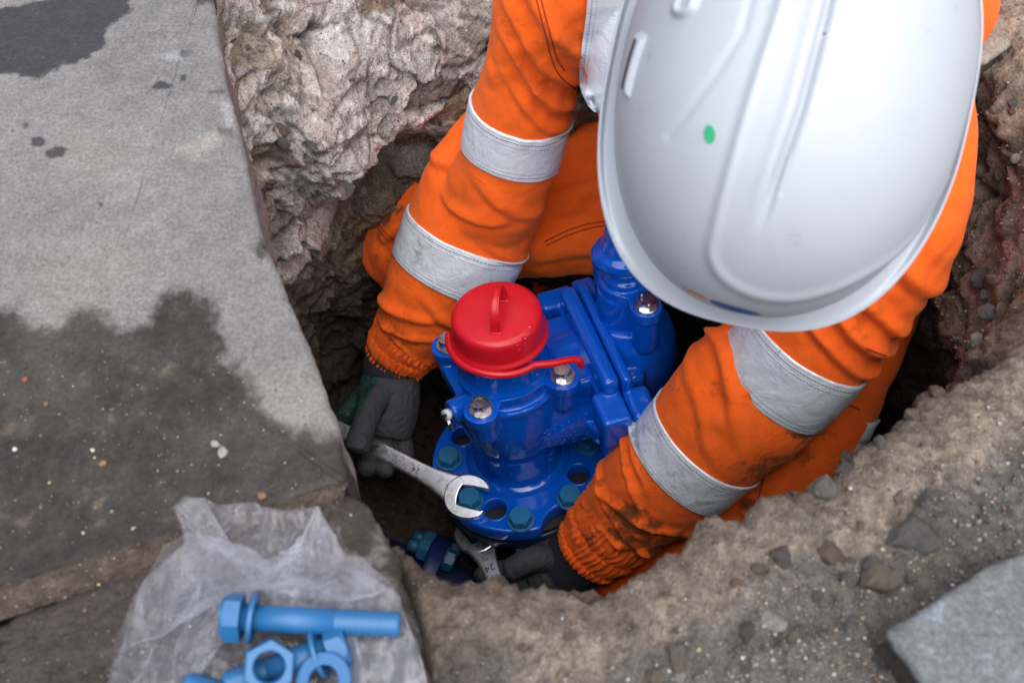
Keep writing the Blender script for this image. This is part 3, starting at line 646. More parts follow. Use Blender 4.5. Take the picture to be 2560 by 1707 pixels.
def seam(px, rad=.0007, name='seam'):
    pts = [on_cloth(u, v, .0004) for u, v in crom(np.array(px, float), 70)]; pts = np.array([p for p in pts if p is not None])
    if len(pts) < 5: return
    rings = []; a = np.linspace(0, 2 * math.pi, 6, endpoint=False)
    for k in range(len(pts)):
        tv = pts[min(k + 1, len(pts) - 1)] - pts[max(k - 1, 0)]; tv /= np.linalg.norm(tv) + 1e-9; s1 = np.cross(tv, CAMF); s1 /= np.linalg.norm(s1); s2 = np.cross(tv, s1)
        rings.append(pts[k] + rad * (np.cos(a)[:, None] * s1 + np.sin(a)[:, None] * s2))
    G = np.stack(rings); link(name, mesh_np(name, G.reshape(-1, 3), grid_faces(len(G), 6, True)), M_SEAM, COVER)
m = NT('orange thread'); m.set(Base_Color=(0.30, 0.035, 0.006), Roughness=0.9); M_SEAM = m.m
seam([(1340, -5), (1362, 80), (1380, 150), (1400, 190), (1440, 225)])
seam([(1352, -5), (1374, 80), (1392, 145), (1412, 178)])
seam([(985, 470), (950, 520), (938, 555), (960, 590), (995, 618)]); seam([(993, 480), (960, 527), (948, 556), (968, 586), (1000, 608)])
seam([(1362, 604), (1420, 576), (1470, 560), (1512, 553)]); seam([(1366, 614), (1424, 587), (1474, 571), (1514, 564)])
seam([(1912, 1180), (1900, 1230), (1885, 1275)]); seam([(2165, 870), (2195, 882), (2215, 890)]); seam([(2120, 1010), (2150, 1025)])
# reflective brace over the shoulder, beside the helmet
ctr = crom(np.array([[1545, -40], [1535, 40], [1518, 130], [1508, 210], [1516, 262], [1522, 285]], float), 60)
wl = np.interp(np.linspace(0, 1, 60), [0, .6, .85, 1], [74, 60, 44, 30]); rows = []
for k in range(60):
    row = []
    for q in np.linspace(-1, 1, 24):
        p = on_cloth(ctr[k, 0] + q * wl[k], ctr[k, 1] + q * 4, .003); row.append(p if p is not None else (row[-1] if row else P(ctr[k, 0] + q * wl[k], ctr[k, 1], 1.0)))
    rows.append(row)
G = np.array(rows)
for _ in range(3): G[1:-1] = (G[:-2] + 2 * G[1:-1] + G[2:]) / 4
me = mesh_np('reflective_brace', G.reshape(-1, 3), grid_faces(60, 24))
set_attr(me, 'across', np.tile(np.linspace(0, 1, 24), 60)); set_attr(me, 'along', np.repeat(np.linspace(0, .2, 60), 24)); set_attr(me, 'grime', np.full(60 * 24, .15))
link('reflective_brace', me, M_TAPE, PERSON)

# ---- gloves: a palm and five fingers each
def glove(wrist, palm, fingers, thumb, name='glove', knit_fn=None):
    """wrist: [(u,v,d,r)...] chain into the palm; fingers: chains of (u,v,d,radius in m)."""
    o_parts = []
    def chain(ch, n=40, mth=28, flat=1.0):
        pts = crom(np.array([P(u, v, d) for u, v, d, r in ch]), n); rr = crom(np.array([[r] for *_, r in ch]), n)[:, 0]
        rr = rr * np.clip(np.sqrt(np.clip((np.arange(n)[::-1] + .6) / 5.0, 0, 1)), .2, 1)
        rings = []; a = np.linspace(0, 2 * math.pi, mth, endpoint=False)
        for k in range(n):
            tv = pts[min(k + 1, n - 1)] - pts[max(k - 1, 0)]; tv /= np.linalg.norm(tv) + 1e-9; s1 = np.cross(tv, CAMF); s1 /= np.linalg.norm(s1); s2 = np.cross(tv, s1)
            wr = .00016 * np.sin(k * 1.9) if k > n * .3 else 0
            rings.append(pts[k] + (rr[k] + wr) * (np.cos(a)[:, None] * s1 + np.sin(a)[:, None] * s2 * flat))
        G = np.stack(rings); V = np.concatenate([G.reshape(-1, 3), pts[:1], pts[-1:]]); j = np.arange(mth); c0 = n * mth
        F = [grid_faces(n, mth, True), np.stack([np.full(mth, c0), (j + 1) % mth, j], 1), np.stack([np.full(mth, c0 + 1), (n - 1) * mth + j, (n - 1) * mth + (j + 1) % mth], 1)]
        o_parts.append((V, F))
    chain(palm, 40, 36, .62)
    for f in fingers: chain(f)
    chain(thumb)
    V, F = join_np(o_parts); o = link(name, mesh_np(name, V, F)); md = o.modifiers.new('r', 'REMESH'); md.mode = 'VOXEL'; md.voxel_size = .0014
    md = o.modifiers.new('s', 'SMOOTH'); md.iterations = 2
    me = evaluated(o); v = np.empty(len(me.vertices) * 3); me.vertices.foreach_get('co', v); v = v.reshape(-1, 3)
    me.materials.clear()
    v = v + .0022 * fbm(v * np.array([1., .6, 1.6]), 75, 4, .6, ridge=True)[:, None] * np.array([.6, -.6, .5]); me.vertices.foreach_set('co', v.ravel())
    set_attr(me, 'knit', knit_fn(v) if knit_fn else np.zeros(len(v)))
    g = link(name, me, M_GLOVE, PERSON)
    wt = Tube([(u, v_, d, r, .8) for u, v_, d, r in wrist], n=30, mth=80); G = wt.surf()
    link('glove_wristband', mesh_np('glove_wristband', G.reshape(-1, 3), grid_faces(30, 80, True)), M_NAVY, g)
    return g
def proj(v):
    q = v - CAMP; z = q @ CAMF; return np.stack([1280 + FPX * q[:, 0] / z, 853.5 - FPX * (q @ CAMU) / z], 1)
kline = np.array([at(u, v, -.5)[:2] for u, v in ((958, 940), (925, 985), (893, 1030), (880, 1060))])
def knit_a(v):      # knitted back of the hand beside the coated palm
    a, b = P(955, 930, 1.37), P(890, 1055, 1.34); tv = (b - a) / np.linalg.norm(b - a); s = np.cross(tv, CAMF); s /= np.linalg.norm(s)
    side = (v - a) @ s
    if side[np.argmin(v[:, 0])] < 0: side = -side
    return sstep(-.001, .001, side + .001 * fbm(v, 200, 2)) * sstep(.004, -.002, (v - P(890, 1085, 1.34)) @ tv)
glove([(986, 884, 1.385, 70), (980, 915, 1.385, 72), (975, 942, 1.385, 70)],
      [(980, 920, 1.387, .032), (972, 975, 1.380, .038), (967, 1035, 1.374, .037), (964, 1078, 1.372, .032), (962, 1092, 1.372, .025)],
      [[(912, 980, 1.385, .012), (886, 1010, 1.384, .0122), (864, 1036, 1.380, .0115), (856, 1050, 1.374, .011)],
       [(918, 1060, 1.375, .0125), (922, 1105, 1.372, .0125), (918, 1150, 1.356, .0122), (914, 1182, 1.336, .0118)],
       [(958, 1060, 1.375, .0122), (963, 1105, 1.374, .0125), (964, 1152, 1.360, .012), (960, 1188, 1.342, .0115)],
       [(996, 1060, 1.375, .0118), (1006, 1105, 1.376, .0118), (1012, 1140, 1.368, .011), (1006, 1172, 1.352, .0102)]],
      [(950, 985, 1.365, .017), (920, 1030, 1.345, .0165), (905, 1075, 1.322, .0150), (893, 1112, 1.306, .0142), (888, 1132, 1.302, .0125)], knit_fn=knit_a)
glove([(1470, 1376, 1.30, 84), (1440, 1396, 1.31, 82), (1400, 1420, 1.32, 78)],
      [(1440, 1400, 1.315, .034), (1390, 1420, 1.32, .038), (1340, 1440, 1.325, .036), (1310, 1450, 1.325, .026)],
      [[(1350, 1410, 1.325, .013), (1300, 1418, 1.325, .013), (1240, 1428, 1.328, .0125), (1185, 1440, 1.33, .012)],
       [(1340, 1450, 1.325, .013), (1290, 1462, 1.325, .013), (1250, 1482, 1.32, .0125), (1262, 1502, 1.30, .012)],
       [(1345, 1475, 1.32, .013), (1305, 1492, 1.315, .013), (1275, 1512, 1.305, .0125), (1290, 1526, 1.29, .012)],
       [(1365, 1490, 1.315, .012), (1330, 1515, 1.305, .012), (1305, 1532, 1.295, .0115), (1315, 1545, 1.28, .0105)]],
      [(1380, 1400, 1.31, .016), (1340, 1395, 1.30, .0155), (1295, 1412, 1.296, .014), (1262, 1432, 1.298, .013)])

# ---- hard hat (resting on the head)
m = NT('white plastic'); co = m.obj()
c = m.mix((0.425, 0.455, 0.50), (0.375, 0.40, 0.445), m.ramp(m.noise(14, 5, 0.6, co), [(0.4, 0.0), (0.8, 0.7)]))
scuff = m.ramp(m.noise(42, 6, 0.8, co), [(0.61, 0.0), (0.74, 1.0)])
c = m.mix(c, (0.20, 0.20, 0.205), m.math('MULTIPLY', scuff, 0.5))
m.set(Base_Color=c, Roughness=m.ramp(m.noise(30, 4, 0.6, co), [(0.3, 0.36), (0.7, 0.52)]), Normal=m.bump(m.noise(120, 3, 0.6, co), 0.04, 0.001))
m.b.inputs['Subsurface Weight'].default_value = 0.0
M_HAT = m.m
m = NT('slot shade black'); m.set(Base_Color=(0.02, 0.02, 0.022), Roughness=0.7); M_BLACK = m.m
m = NT('green sticker'); m.set(Base_Color=(0.03, 0.36, 0.16), Roughness=0.5); M_GREEN = m.m
m = NT('blue print'); m.set(Base_Color=(0.015, 0.10, 0.30), Roughness=0.5); M_BLUEPRINT = m.m
m = NT('orange print'); m.set(Base_Color=(0.80, 0.22, 0.10), Roughness=0.5); M_ORPRINT = m.m

def helmet():
    n1, n2, mth = 190, 34, 520
    th = np.linspace(0, 2 * math.pi, mth, endpoint=False); ct, sn = np.cos(th), np.sin(th)
    def outline(rx, ryf, ryb, e): 
        ry = np.where(sn > 0, ryf, ryb); return 1 / ((np.abs(ct) / rx) ** e + (np.abs(sn) / ry) ** e) ** (1 / e)
    B = outline(.1055, .147, .130, 2.2); E = outline(.1125, .1535, .140, 2.6); RZ = .134
    rows = []
    rho = np.sin(np.linspace(0.004, math.pi / 2, n1)) ** .92
    for q in rho: rows.append(np.stack([ct * B * q, sn * B * q, np.full(mth, RZ * (1 - q ** 2.2) ** (1 / 2.1))], 1))
    front = sstep(.2, .9, sn); side_ = sstep(.35, .9, np.abs(ct))
    for k in range(1, n2 + 1):
        q = k / n2; r = B + (E - B) * q
        z = -.010 * front * q ** 1.3 - .003 * q + side_ * .0055 * sstep(.62, .95, q) + .0035 * (1 - front) * sstep(.7, 1, q) + (-.0015) * math.sin(q * math.pi)
        rows.append(np.stack([ct * r, sn * r, z], 1))
    for k, (dr, dz) in enumerate(((.0009, -.0006), (.0012, -.0016), (.0009, -.0027), (0, -.0032))): rows.append(np.stack([ct * (E + dr), sn * (E + dr), z + dz], 1))
    zz = z
    for q in (.5, .0, -.06): r = B + (E - B) * q; rows.append(np.stack([ct * r, sn * r, np.where(q > 0, -.010 * front * q - .006, -.006)], 1))
    for q in np.linspace(.94, .01, 26): rows.append(np.stack([ct * B * q, sn * B * q, np.full(mth, (RZ - .003) * (1 - min(q * 1.03, 1.0) ** 2.2) ** (1 / 2.1) - .002)], 1))
    G = np.stack(rows); N_ = grid_normals(G, True); Lv = G.reshape(-1, 3).copy(); nn = N_.reshape(-1, 3)
    if nn[:mth * 20, 2].mean() < 0: nn = -nn
    top = np.repeat(np.arange(len(rows)) < n1 - 2, mth); xy = Lv[:, :2]
    ridge = crom(np.array([[.021, -.075], [.0248, -.0137], [.0290, .027], [.0311, .0546], [.0321, .085], [.0318, .1035], [.0296, .119], [.0174, .1305], [-.0045, .1355], [-.0294, .1310], [-.0571, .1135], [-.084, .085], [-.099, .045]], float), 180)
    dd_ = np.full(len(Lv), 1.0); idx = np.where(top)[0]; dd_[idx] = seg_d(xy[idx], ridge)
    fade = np.ones(len(Lv)); fade *= sstep(-.108, -.075, xy[:, 0])
    disp = .0021 * np.exp(-(dd_ / .0030) ** 2) * (.35 + .65 * fade)
    inside = np.full(len(Lv), 1.0); poly = np.concatenate([ridge, [[-.099, -.11], [.020, -.11]]]); inside[idx] = poly_sd(xy[idx], poly)
    disp += .0015 * sstep(.002, -.003, inside)
    gl = np.array([[.000, -.09], [.001, -.0173], [.0033, .0394], [.0069, .0774], [.0087, .1024]]); gd = np.full(len(Lv), 1.0); gd[idx] = seg_d(xy[idx], gl)
    disp -= .0042 * np.exp(-(gd / .0024) ** 2) * sstep(.108, .07, xy[:, 1]); disp += .0016 * np.exp(-((gd - .0062) / .004) ** 2) * sstep(.11, .07, xy[:, 1]) * (xy[:, 0] > .003)
    l2 = np.array([[.039, -.06], [.0408, .0045], [.0495, .0275], [.0627, .0534], [.067, .06]]); ld = np.full(len(Lv), 1.0); ld[idx] = seg_d(xy[idx], l2)
    disp -= .0009 * np.exp(-(ld / .0026) ** 2)
    v = seg_d(xy, np.array([[.070, -.033], [.0728, -.010]])); disp += np.where(top, .0035 * sstep(.008, .004, v) - .0020 * sstep(.0035, .002, v), 0)
    Lv = Lv + nn * disp[:, None]
    return Lv, grid_faces(len(rows), mth, True, False), n1, mth, RZ, B
HATM = Matrix(((hr[0], hf[0], hu[0], 0), (hr[1], hf[1], hu[1], 0), (hr[2], hf[2], hu[2], 0), (0, 0, 0, 1)))
ho = L2(0, 0, 0); HATM.translation = Vector(ho)
HAT = empty('hard_hat'); HAT.matrix_world = HATM
tag(HAT, 'scuffed white hard hat with a green dot sticker worn by the worker', 'hard hat')
Lv, Fh, n1, mth, RZ, Bh = helmet()
shell = link('shell', mesh_np('shell', Lv, Fh), M_HAT, HAT)
hb = BVHTree.FromPolygons([tuple(v) for v in Lv], [tuple(f) for f in Fh])
def hat_patch(name, pts, mat, off=.0005, n=26, prof=None, parent=None):
    """a printed sticker: an outline in local coordinates dropped onto the shell along a direction"""
    cx = np.mean(pts, axis=0); V = []
    for q in np.linspace(0, 1, 7):
        for p in crom(np.vstack([pts, pts[:1]]), n)[:-1]: V.append(cx + (p - cx) * q)
    out = []; rings_ = np.linspace(0, 1, 7)
    for iv, p in enumerate(V):
        off_v = off if prof is None else float(np.interp(rings_[iv // (n - 1)], prof[0], prof[1]))
        loc, nrm, _, _ = hb.find_nearest(Vector(p)); 
        d = Vector(p) - loc; sgn = nrm if nrm.dot(loc - Vector((0, 0, .03))) > 0 else -nrm
        out.append(np.array(loc + sgn * off_v))
    return link(name, mesh_np(name, np.array(out), grid_faces(7, n - 1, True)), mat, parent or HAT)
a = np.linspace(0, 2 * math.pi, 12, endpoint=False)
hat_patch('green_dot', np.stack([  .0470 + .0042 * np.cos(a), .0590 + .0052 * np.sin(a),   .115 + 0 * a], 1), M_GREEN)
hat_patch('front_print', np.stack([.0055 + .0175 * np.cos(a), .1500 + 0 * a, .0235 + .0085 * np.sin(a) + .0032 * np.cos(a)], 1), M_BLUEPRINT)
hat_patch('print_bar', np.array([[.040, .138, .021], [.033, .140, .0265], [.026, .142, .0285], [.023, .142, .0270], [.029, .141, .0225]]), M_ORPRINT, .0009)
hat_patch('print_bar', np.array([[-.010, .148, .006], [-.016, .147, .0075], [-.031, .142, .0085], [-.029, .142, .006], [-.016, .147, .004]]), M_ORPRINT, .0009)
for px, py in ((.0935, .118), (.0835, .131)):
    hat_patch('green_speck', np.stack([px + .0011 * np.cos(a), py + .0011 * np.sin(a), .002 + 0 * a], 1), M_GREEN, .0004)
# accessory slot on the side of the shell
def rbox(lo, hi, r=.002, seg=3):
    bm = bmesh.new(); bmesh.ops.create_cube(bm, size=1.0)
    for v in bm.verts: v.co = Vector([(lo[k] + hi[k]) / 2 + v.co[k] * (hi[k] - lo[k]) for k in range(3)])
    if r > 0: bmesh.ops.bevel(bm, geom=bm.edges[:], offset=r, segments=seg, affect='EDGES', profile=.5)
    return bm
def bm_link(name, bm, mat, parent=None, smooth=True):
    me = bpy.data.meshes.new(name); bm.to_mesh(me); bm.free(); return link(name, me, mat, parent, smooth)
_d = np.array([.0022, .0264, -.0109]); _d /= np.linalg.norm(_d); _c = np.array([.0943, .018, .0618]); _n = np.array([.93, .05, .36]); _n /= np.linalg.norm(_n); _w = np.cross(_d, _n)
def capsule(hl, hw): return np.array([_c + _n * .004 + _d * hl * q + _w * hw * w for q, w in ((1, -.85), (1.0, .85), (.93, 1), (.5, 1), (0, 1), (-.5, 1), (-.93, 1), (-1, .85), (-1, -.85), (-.93, -1), (-.5, -1), (0, -1), (.5, -1), (.93, -1))])
slot = hat_patch('accessory_slot', capsule(.0195, .0062), M_HAT, n=120, prof=([0, .72, .86, 1], [.0040, .0040, .0036, -.0005]))
hat_patch('slot_shade', capsule(.0150, .0017), M_BLACK, .0046, 60)  # black sheet on the frame stands in for the shade inside the slot
# ================================================================== HYDRANT
HO = np.array([0.00714, 0.68128, -0.52777]); HE3 = np.array([-0.0947, 0.0998, 0.99049]); HE1 = np.array([0.90304, 0.42738, 0.04327]); HE2 = np.array([-0.41900, 0.89855, -0.13060])
HM = Matrix([[HE1[k], HE2[k], HE3[k], HO[k]] for k in range(3)] + [[0, 0, 0, 1]])
h2w = lambda x, y, z: HO + (HE1 * x + HE2 * y + HE3 * z) * .001
w2h = lambda q: np.array([(q - HO) @ HE1, (q - HO) @ HE2, (q - HO) @ HE3]) * 1000
def on_plane(u, v, h):               # hydrant-local mm of a sight line meeting the level h above the flange
    r = ray(u, v); t = ((HO + HE3 * h * .001 - CAMP) @ HE3) / (r @ HE3); return w2h(CAMP + r * t)
MM = .001
def lathe_bm(bm, prof, c=(0, 0, 0), axis='z', n=64, e1=None, e2=None, e3=None):
    """profile [(r, z)] in mm turned about an axis through c, closed on both ends"""
    fr = {'z': ((1, 0, 0), (0, 1, 0), (0, 0, 1)), 'x': ((0, 1, 0), (0, 0, 1), (1, 0, 0)), 'y': ((0, 0, 1), (1, 0, 0), (0, 1, 0))}
    E1, E2, E3 = [Vector(q) for q in (fr[axis] if e1 is None else (e1, e2, e3))]; c = Vector(c); rows = []
    for r, z in prof:
        rows.append([bm.verts.new((c + E3 * z + (E1 * math.cos(2 * math.pi * k / n) + E2 * math.sin(2 * math.pi * k / n)) * r) * MM) for k in range(n)])
    for a, b in zip(rows[:-1], rows[1:]):
        for k in range(n): bm.faces.new((a[k], a[(k + 1) % n], b[(k + 1) % n], b[k]))
    bm.faces.new(rows[0][::-1]); bm.faces.new(rows[-1])
def box_bm(bm, lo, hi, r=0, rot=None, piv=None):
    b2 = rbox([q * MM for q in lo], [q * MM for q in hi], r * MM, 3); me = bpy.data.meshes.new('t'); b2.to_mesh(me); b2.free()
    if rot is not None: me.transform(Matrix.Translation(Vector(piv) * MM) @ rot @ Matrix.Translation(-Vector(piv) * MM))
    bm.from_mesh(me); bpy.data.meshes.remove(me)
def rod_bm(bm, a, b, r, n=24, r2=None):
    a, b = Vector(a), Vector(b); z = (b - a).normalized(); x = z.orthogonal().normalized(); y = z.cross(x); L = (b - a).length
    lathe_bm(bm, [(r, 0), (r2 or r, L)], a, n=n, e1=x, e2=y, e3=z)
def prism_bm(bm, poly, z0, z1):
    lo = [bm.verts.new(Vector((x, y, z0)) * MM) for x, y in poly]; hi = [bm.verts.new(Vector((x, y, z1)) * MM) for x, y in poly]; n = len(poly)
    for k in range(n): bm.faces.new((lo[k], lo[(k + 1) % n], hi[(k + 1) % n], hi[k]))
    bm.faces.new(lo[::-1]); bm.faces.new(hi)
def cast(name, bm, mat, parent, voxel=1.3, it=6, fac=.5):
    bmesh.ops.recalc_face_normals(bm, faces=bm.faces[:]); me = bpy.data.meshes.new(name); bm.to_mesh(me); bm.free(); o = link(name, me)
    md = o.modifiers.new('r', 'REMESH'); md.mode = 'VOXEL'; md.voxel_size = voxel * MM
    md = o.modifiers.new('s', 'SMOOTH'); md.factor = fac; md.iterations = it
    me = evaluated(o); me.materials.clear(); return link(name, me, mat, parent)
def curve_plate(name, outlines, depth, bevel, mat, parent, z=0.0, res=3):
    """flat plate from closed 2D outlines in mm (first is the rim, the others holes) with rounded edges; its mid level at z"""
    cu = bpy.data.curves.new(name, 'CURVE'); cu.dimensions = '2D'; cu.fill_mode = 'BOTH'; cu.extrude = (depth / 2 - bevel) * MM; cu.bevel_depth = bevel * MM; cu.bevel_resolution = res; cu.offset = -bevel * MM
    for pts in outlines:
        sp = cu.splines.new('POLY'); sp.points.add(len(pts) - 1); sp.use_cyclic_u = True
        for k, (x, y) in enumerate(pts): sp.points[k].co = (x * MM, y * MM, 0, 1)
    o = bpy.data.objects.new(name, cu); COL.objects.link(o); me = evaluated(o)
    me.transform(Matrix.Translation((0, 0, z * MM))); me.materials.clear()
    o = link(name, me, mat, parent, smooth=True)
    return o
def shade_auto(o, ang=40):
    me = o.data; bm = bmesh.new(); bm.from_mesh(me)
    for e in bm.edges:
        if len(e.link_faces) == 2 and e.calc_face_angle(0) > R(ang): e.smooth = False
    for f in bm.faces: f.smooth = True
    bm.to_mesh(me); bm.free()
circ = lambda cx, cy, r, n=48, ph=0: [(cx + r * math.cos(2 * math.pi * k / n + ph), cy + r * math.sin(2 * math.pi * k / n + ph)) for k in range(n)]
def text_mesh(name, body, size, mat, parent, M, depth=.3, align='CENTER'):
    cu = bpy.data.curves.new(name, 'FONT'); cu.body = body; cu.size = size * MM; cu.extrude = depth * MM; cu.align_x = align; cu.align_y = 'CENTER'; cu.resolution_u = 3
    o = bpy.data.objects.new(name, cu); COL.objects.link(o); me = evaluated(o); me.materials.clear(); me.transform(M); return link(name, me, mat, parent, smooth=False)

# ---- finishes
m = NT('blue epoxy'); co = m.obj()
c = m.mix((0.002, 0.096, 0.58), (0.0015, 0.080, 0.50), m.noise(25, 3, 0.5, co))
dirtb = m.ramp(m.noise(120, 5, 0.8, co), [(0.70, 0.0), (0.76, 1.0)])
c = m.mix(c, (0.08, 0.06, 0.05), m.math('MULTIPLY', dirtb, 0.35))
drop = m.n('ShaderNodeTexVoronoi', i_Scale=150.0); m.l(co, drop.inputs['Vector'])
dsel = m.ramp(m.n('ShaderNodeSeparateColor', i_Color=drop.outputs['Color']).outputs[0], [(0.90, 0.0), (0.92, 1.0)])
dh = m.math('MULTIPLY', dsel, m.ramp(drop.outputs['Distance'], [(0.10, 1.0), (0.26, 0.0)]))
bp = m.bump(m.math('ADD', m.noise(34, 3, 0.5, co), m.math('MULTIPLY', m.noise(160, 3, 0.6, co), 0.12)), 0.16, 0.004)
m.set(Base_Color=c, Roughness=m.ramp(m.noise(60, 3, 0.6, co), [(0.3, 0.06), (0.75, 0.15)]), Normal=m.bump(dh, 0.5, 0.0012, bp))
m.b.inputs['Specular IOR Level'].default_value = 0.42; m.b.inputs['Coat Weight'].default_value = 0.25; m.b.inputs['Coat Roughness'].default_value = 0.04
M_BLUE = m.m
m = NT('bolt blue'); co = m.obj()
c = m.mix((0.014, 0.150, 0.34), (0.011, 0.120, 0.28), m.noise(300, 3, 0.6, co))
c = m.mix(c, (0.05, 0.06, 0.06), m.math('MULTIPLY', m.ramp(m.noise(500, 4, 0.8, co), [(0.68, 0.0), (0.74, 1.0)]), 0.6))
m.set(Base_Color=c, Roughness=0.42); M_BOLT = m.m
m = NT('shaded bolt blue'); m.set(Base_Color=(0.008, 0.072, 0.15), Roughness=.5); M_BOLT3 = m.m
m = NT('light bolt blue'); co = m.obj()
c = m.mix((0.018, 0.122, 0.295), (0.015, 0.104, 0.255), m.noise(200, 3, 0.6, co))
m.set(Base_Color=c, Roughness=0.42); M_BOLT2 = m.m
m = NT('stainless'); co = m.obj(); m.set(Base_Color=(0.70, 0.66, 0.64), Metallic=1.0, Roughness=m.ramp(m.noise(220, 4, 0.7, co), [(0.3, 0.2), (0.7, 0.38)])); M_STEEL = m.m
m = NT('chrome'); co = m.obj()
rust = m.ramp(m.noise(95, 6, 0.8, co), [(0.62, 0.0), (0.70, 1.0)])
c = m.mix((0.86, 0.89, 0.94), (0.10, 0.075, 0.05), m.math('MULTIPLY', m.math('MULTIPLY', rust, m.attr('rust', True)), 0.85))
m.set(Base_Color=c, Metallic=m.math('SUBTRACT', 1.0, m.math('MULTIPLY', m.math('MULTIPLY', rust, m.attr('rust', True)), .8)), Roughness=m.ramp(m.noise(160, 4, 0.7, co), [(0.3, 0.24), (0.75, 0.36)]), Normal=m.bump(m.noise(50, 3, .5, co), .06, .003)); M_CHROME = m.m
m = NT('red cap plastic'); co = m.obj()
m.set(Base_Color=m.mix((0.62, 0.010, 0.022), (0.54, 0.008, 0.018), m.noise(60, 3, 0.6, co)), Roughness=m.ramp(m.noise(90, 4, .6, co), [(.3, .27), (.75, .42)]), Normal=m.bump(m.noise(160, 3, .6, co), .06, .001)); m.b.inputs['Subsurface Weight'].default_value = 0.0; M_RED = m.m
m = NT('dark engraving'); m.set(Base_Color=(0.015, 0.015, 0.017), Roughness=0.7); M_INK = m.m
m = NT('black rubber'); co = m.obj(); m.set(Base_Color=(0.012, 0.012, 0.013), Roughness=0.75, Normal=m.bump(m.noise(500, 3, .6, co), .3, .001)); M_RUBBER = m.m
m = NT('white tag'); m.set(Base_Color=(0.6, 0.62, 0.68), Roughness=0.35); M_TAG = m.m
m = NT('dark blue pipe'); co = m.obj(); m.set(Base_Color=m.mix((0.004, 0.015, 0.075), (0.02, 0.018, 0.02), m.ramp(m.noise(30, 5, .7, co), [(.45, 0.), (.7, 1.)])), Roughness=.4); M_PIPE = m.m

HYD = empty('hydrant'); HYD.matrix_world = HM
tag(HYD, 'glossy blue cast iron hydrant valve with a red outlet cap bolted down in the pit', 'hydrant')
# --- body: neck, bulb, passage to the valve chest, bolt bosses, web and drain stub
bm = bmesh.new()
lathe_bm(bm, [(50, -6), (56, 1), (52, 6), (50, 14), (49.5, 48), (51.5, 56), (55, 66), (58.5, 84), (60, 104), (59, 126), (57, 146), (56, 156)])
rod_bm(bm, (10, 0, 98), (96, 0, 98), 55, 48)
rod_bm(bm, (24, -16, 84), (92, -30, 78), 42, 36)
for x, y in ((47, -48), (-47, -47), (-44, 52), (47, 52)): rod_bm(bm, (x, y, 158), (x * .98, y * .98, 128), 15.5, 28); rod_bm(bm, (x * .98, y * .98, 130), (x * .86, y * .86, 112), 15, 28, 9)
bm2 = [(-62, 40), (-62, -36), (-48, -36), (-46, 40)]; prism_bm(bm, [(-59, 44), (-60, -38), (-44, -38), (-40, 44)], 128, 154)
rod_bm(bm, (-40, -14, 146), (-74, -19, 148), 13.5, 28)
lathe_bm(bm, [(56, 143), (60, 146), (60, 151), (56, 154)])
box_bm(bm, (64, -88, 72), (92, -52, 96), 3, Matrix.Rotation(R(14), 4, 'Z'), (78, -70, 80))
cast('body', bm, M_BLUE, HYD, 1.35, 7)
# --- top flange of the outlet with four ears
def soft_outline(c0, r0, ears, re, k=10, n=220):
    pts = []
    for q in range(n):
        a = 2 * math.pi * q / n; d = np.array([math.cos(a), math.sin(a)]); lo, hi = 0, 140
        for _ in range(26):
            mdl = (lo + hi) / 2; p = np.array(c0) + d * mdl
            ds = [np.linalg.norm(p - c0) - r0] + [max(np.linalg.norm(p - e) - re, -99) for e in ears] 
            val = -math.log(sum(math.exp(-x / k) for x in ds)) * k
            if val > -k * .2: hi = mdl
            else: lo = mdl
        pts.append(tuple(np.array(c0) + d * lo))
    return pts
EARS = [np.array(q, float) for q in ((47, -48.5), (-47.5, -46.5), (-43.5, 53), (47, 52))]
ol = soft_outline(np.array([0., 0.]), 53, EARS, 19.5, 3.0, 320)
bm = bmesh.new(); prism_bm(bm, ol, 156, 169)
cast('outlet_flange', bm, M_BLUE, HYD, 1.0, 3)
bm = bmesh.new(); lathe_bm(bm, [(52, 167), (51, 170), (48, 174), (46, 182), (45, 196), (44, 222), (40, 222)]); cast('outlet_neck', bm, M_BLUE, HYD, 1.3, 4)
# --- joint between outlet body and valve chest: two thick plates with lugs and a long rounded ridge
JA = R(-8.6); JC = (109.0, -11.0, 0.0)
def joint(side, name):
    """one half of the bolted joint, measured from the seam: side -1 towards the outlet, +1 towards the valve chest"""
    bm = bmesh.new(); rot = Matrix.Rotation(JA, 4, 'Z')
    def b(x0, x1, y0, y1, z0, z1, r):
        lo, hi = sorted((side * x0, side * x1)); box_bm(bm, (JC[0] + lo, JC[1] + y0, z0), (JC[0] + hi, JC[1] + y1, z1), r, rot, JC)
    if side < 0:
        b(.7, 25, -70, 84, 48, 146, 6); b(.8, 21, -76, 78, 120, 172, 8.4)
        b(.7, 33, -112, -66, 108, 152, 5.5); b(.7, 43, 72, 102, 116, 148, 5); b(.7, 30, -108, -70, 66, 112, 9)
    else:
        b(.7, 18, -72, 84, 48, 148, 6); b(.8, 13.5, -76, 80, 120, 169, 5.6)
        b(.7, 29, -113, -70, 106, 150, 6); b(.7, 27, 72, 104, 112, 150, 5); b(.7, 24, -108, -70, 66, 112, 9)
    return cast(name, bm, M_BLUE, HYD, 1.2, 3)
joint(-1, 'joint_flange'); joint(1, 'joint_flange')
bm = bmesh.new(); box_bm(bm, (30, -50, 112), (94, 58, 146), 9, Matrix.Rotation(JA, 4, 'Z'), (70, 0, 130)); cast('outlet_shoulder', bm, M_BLUE, HYD, 1.5, 6)
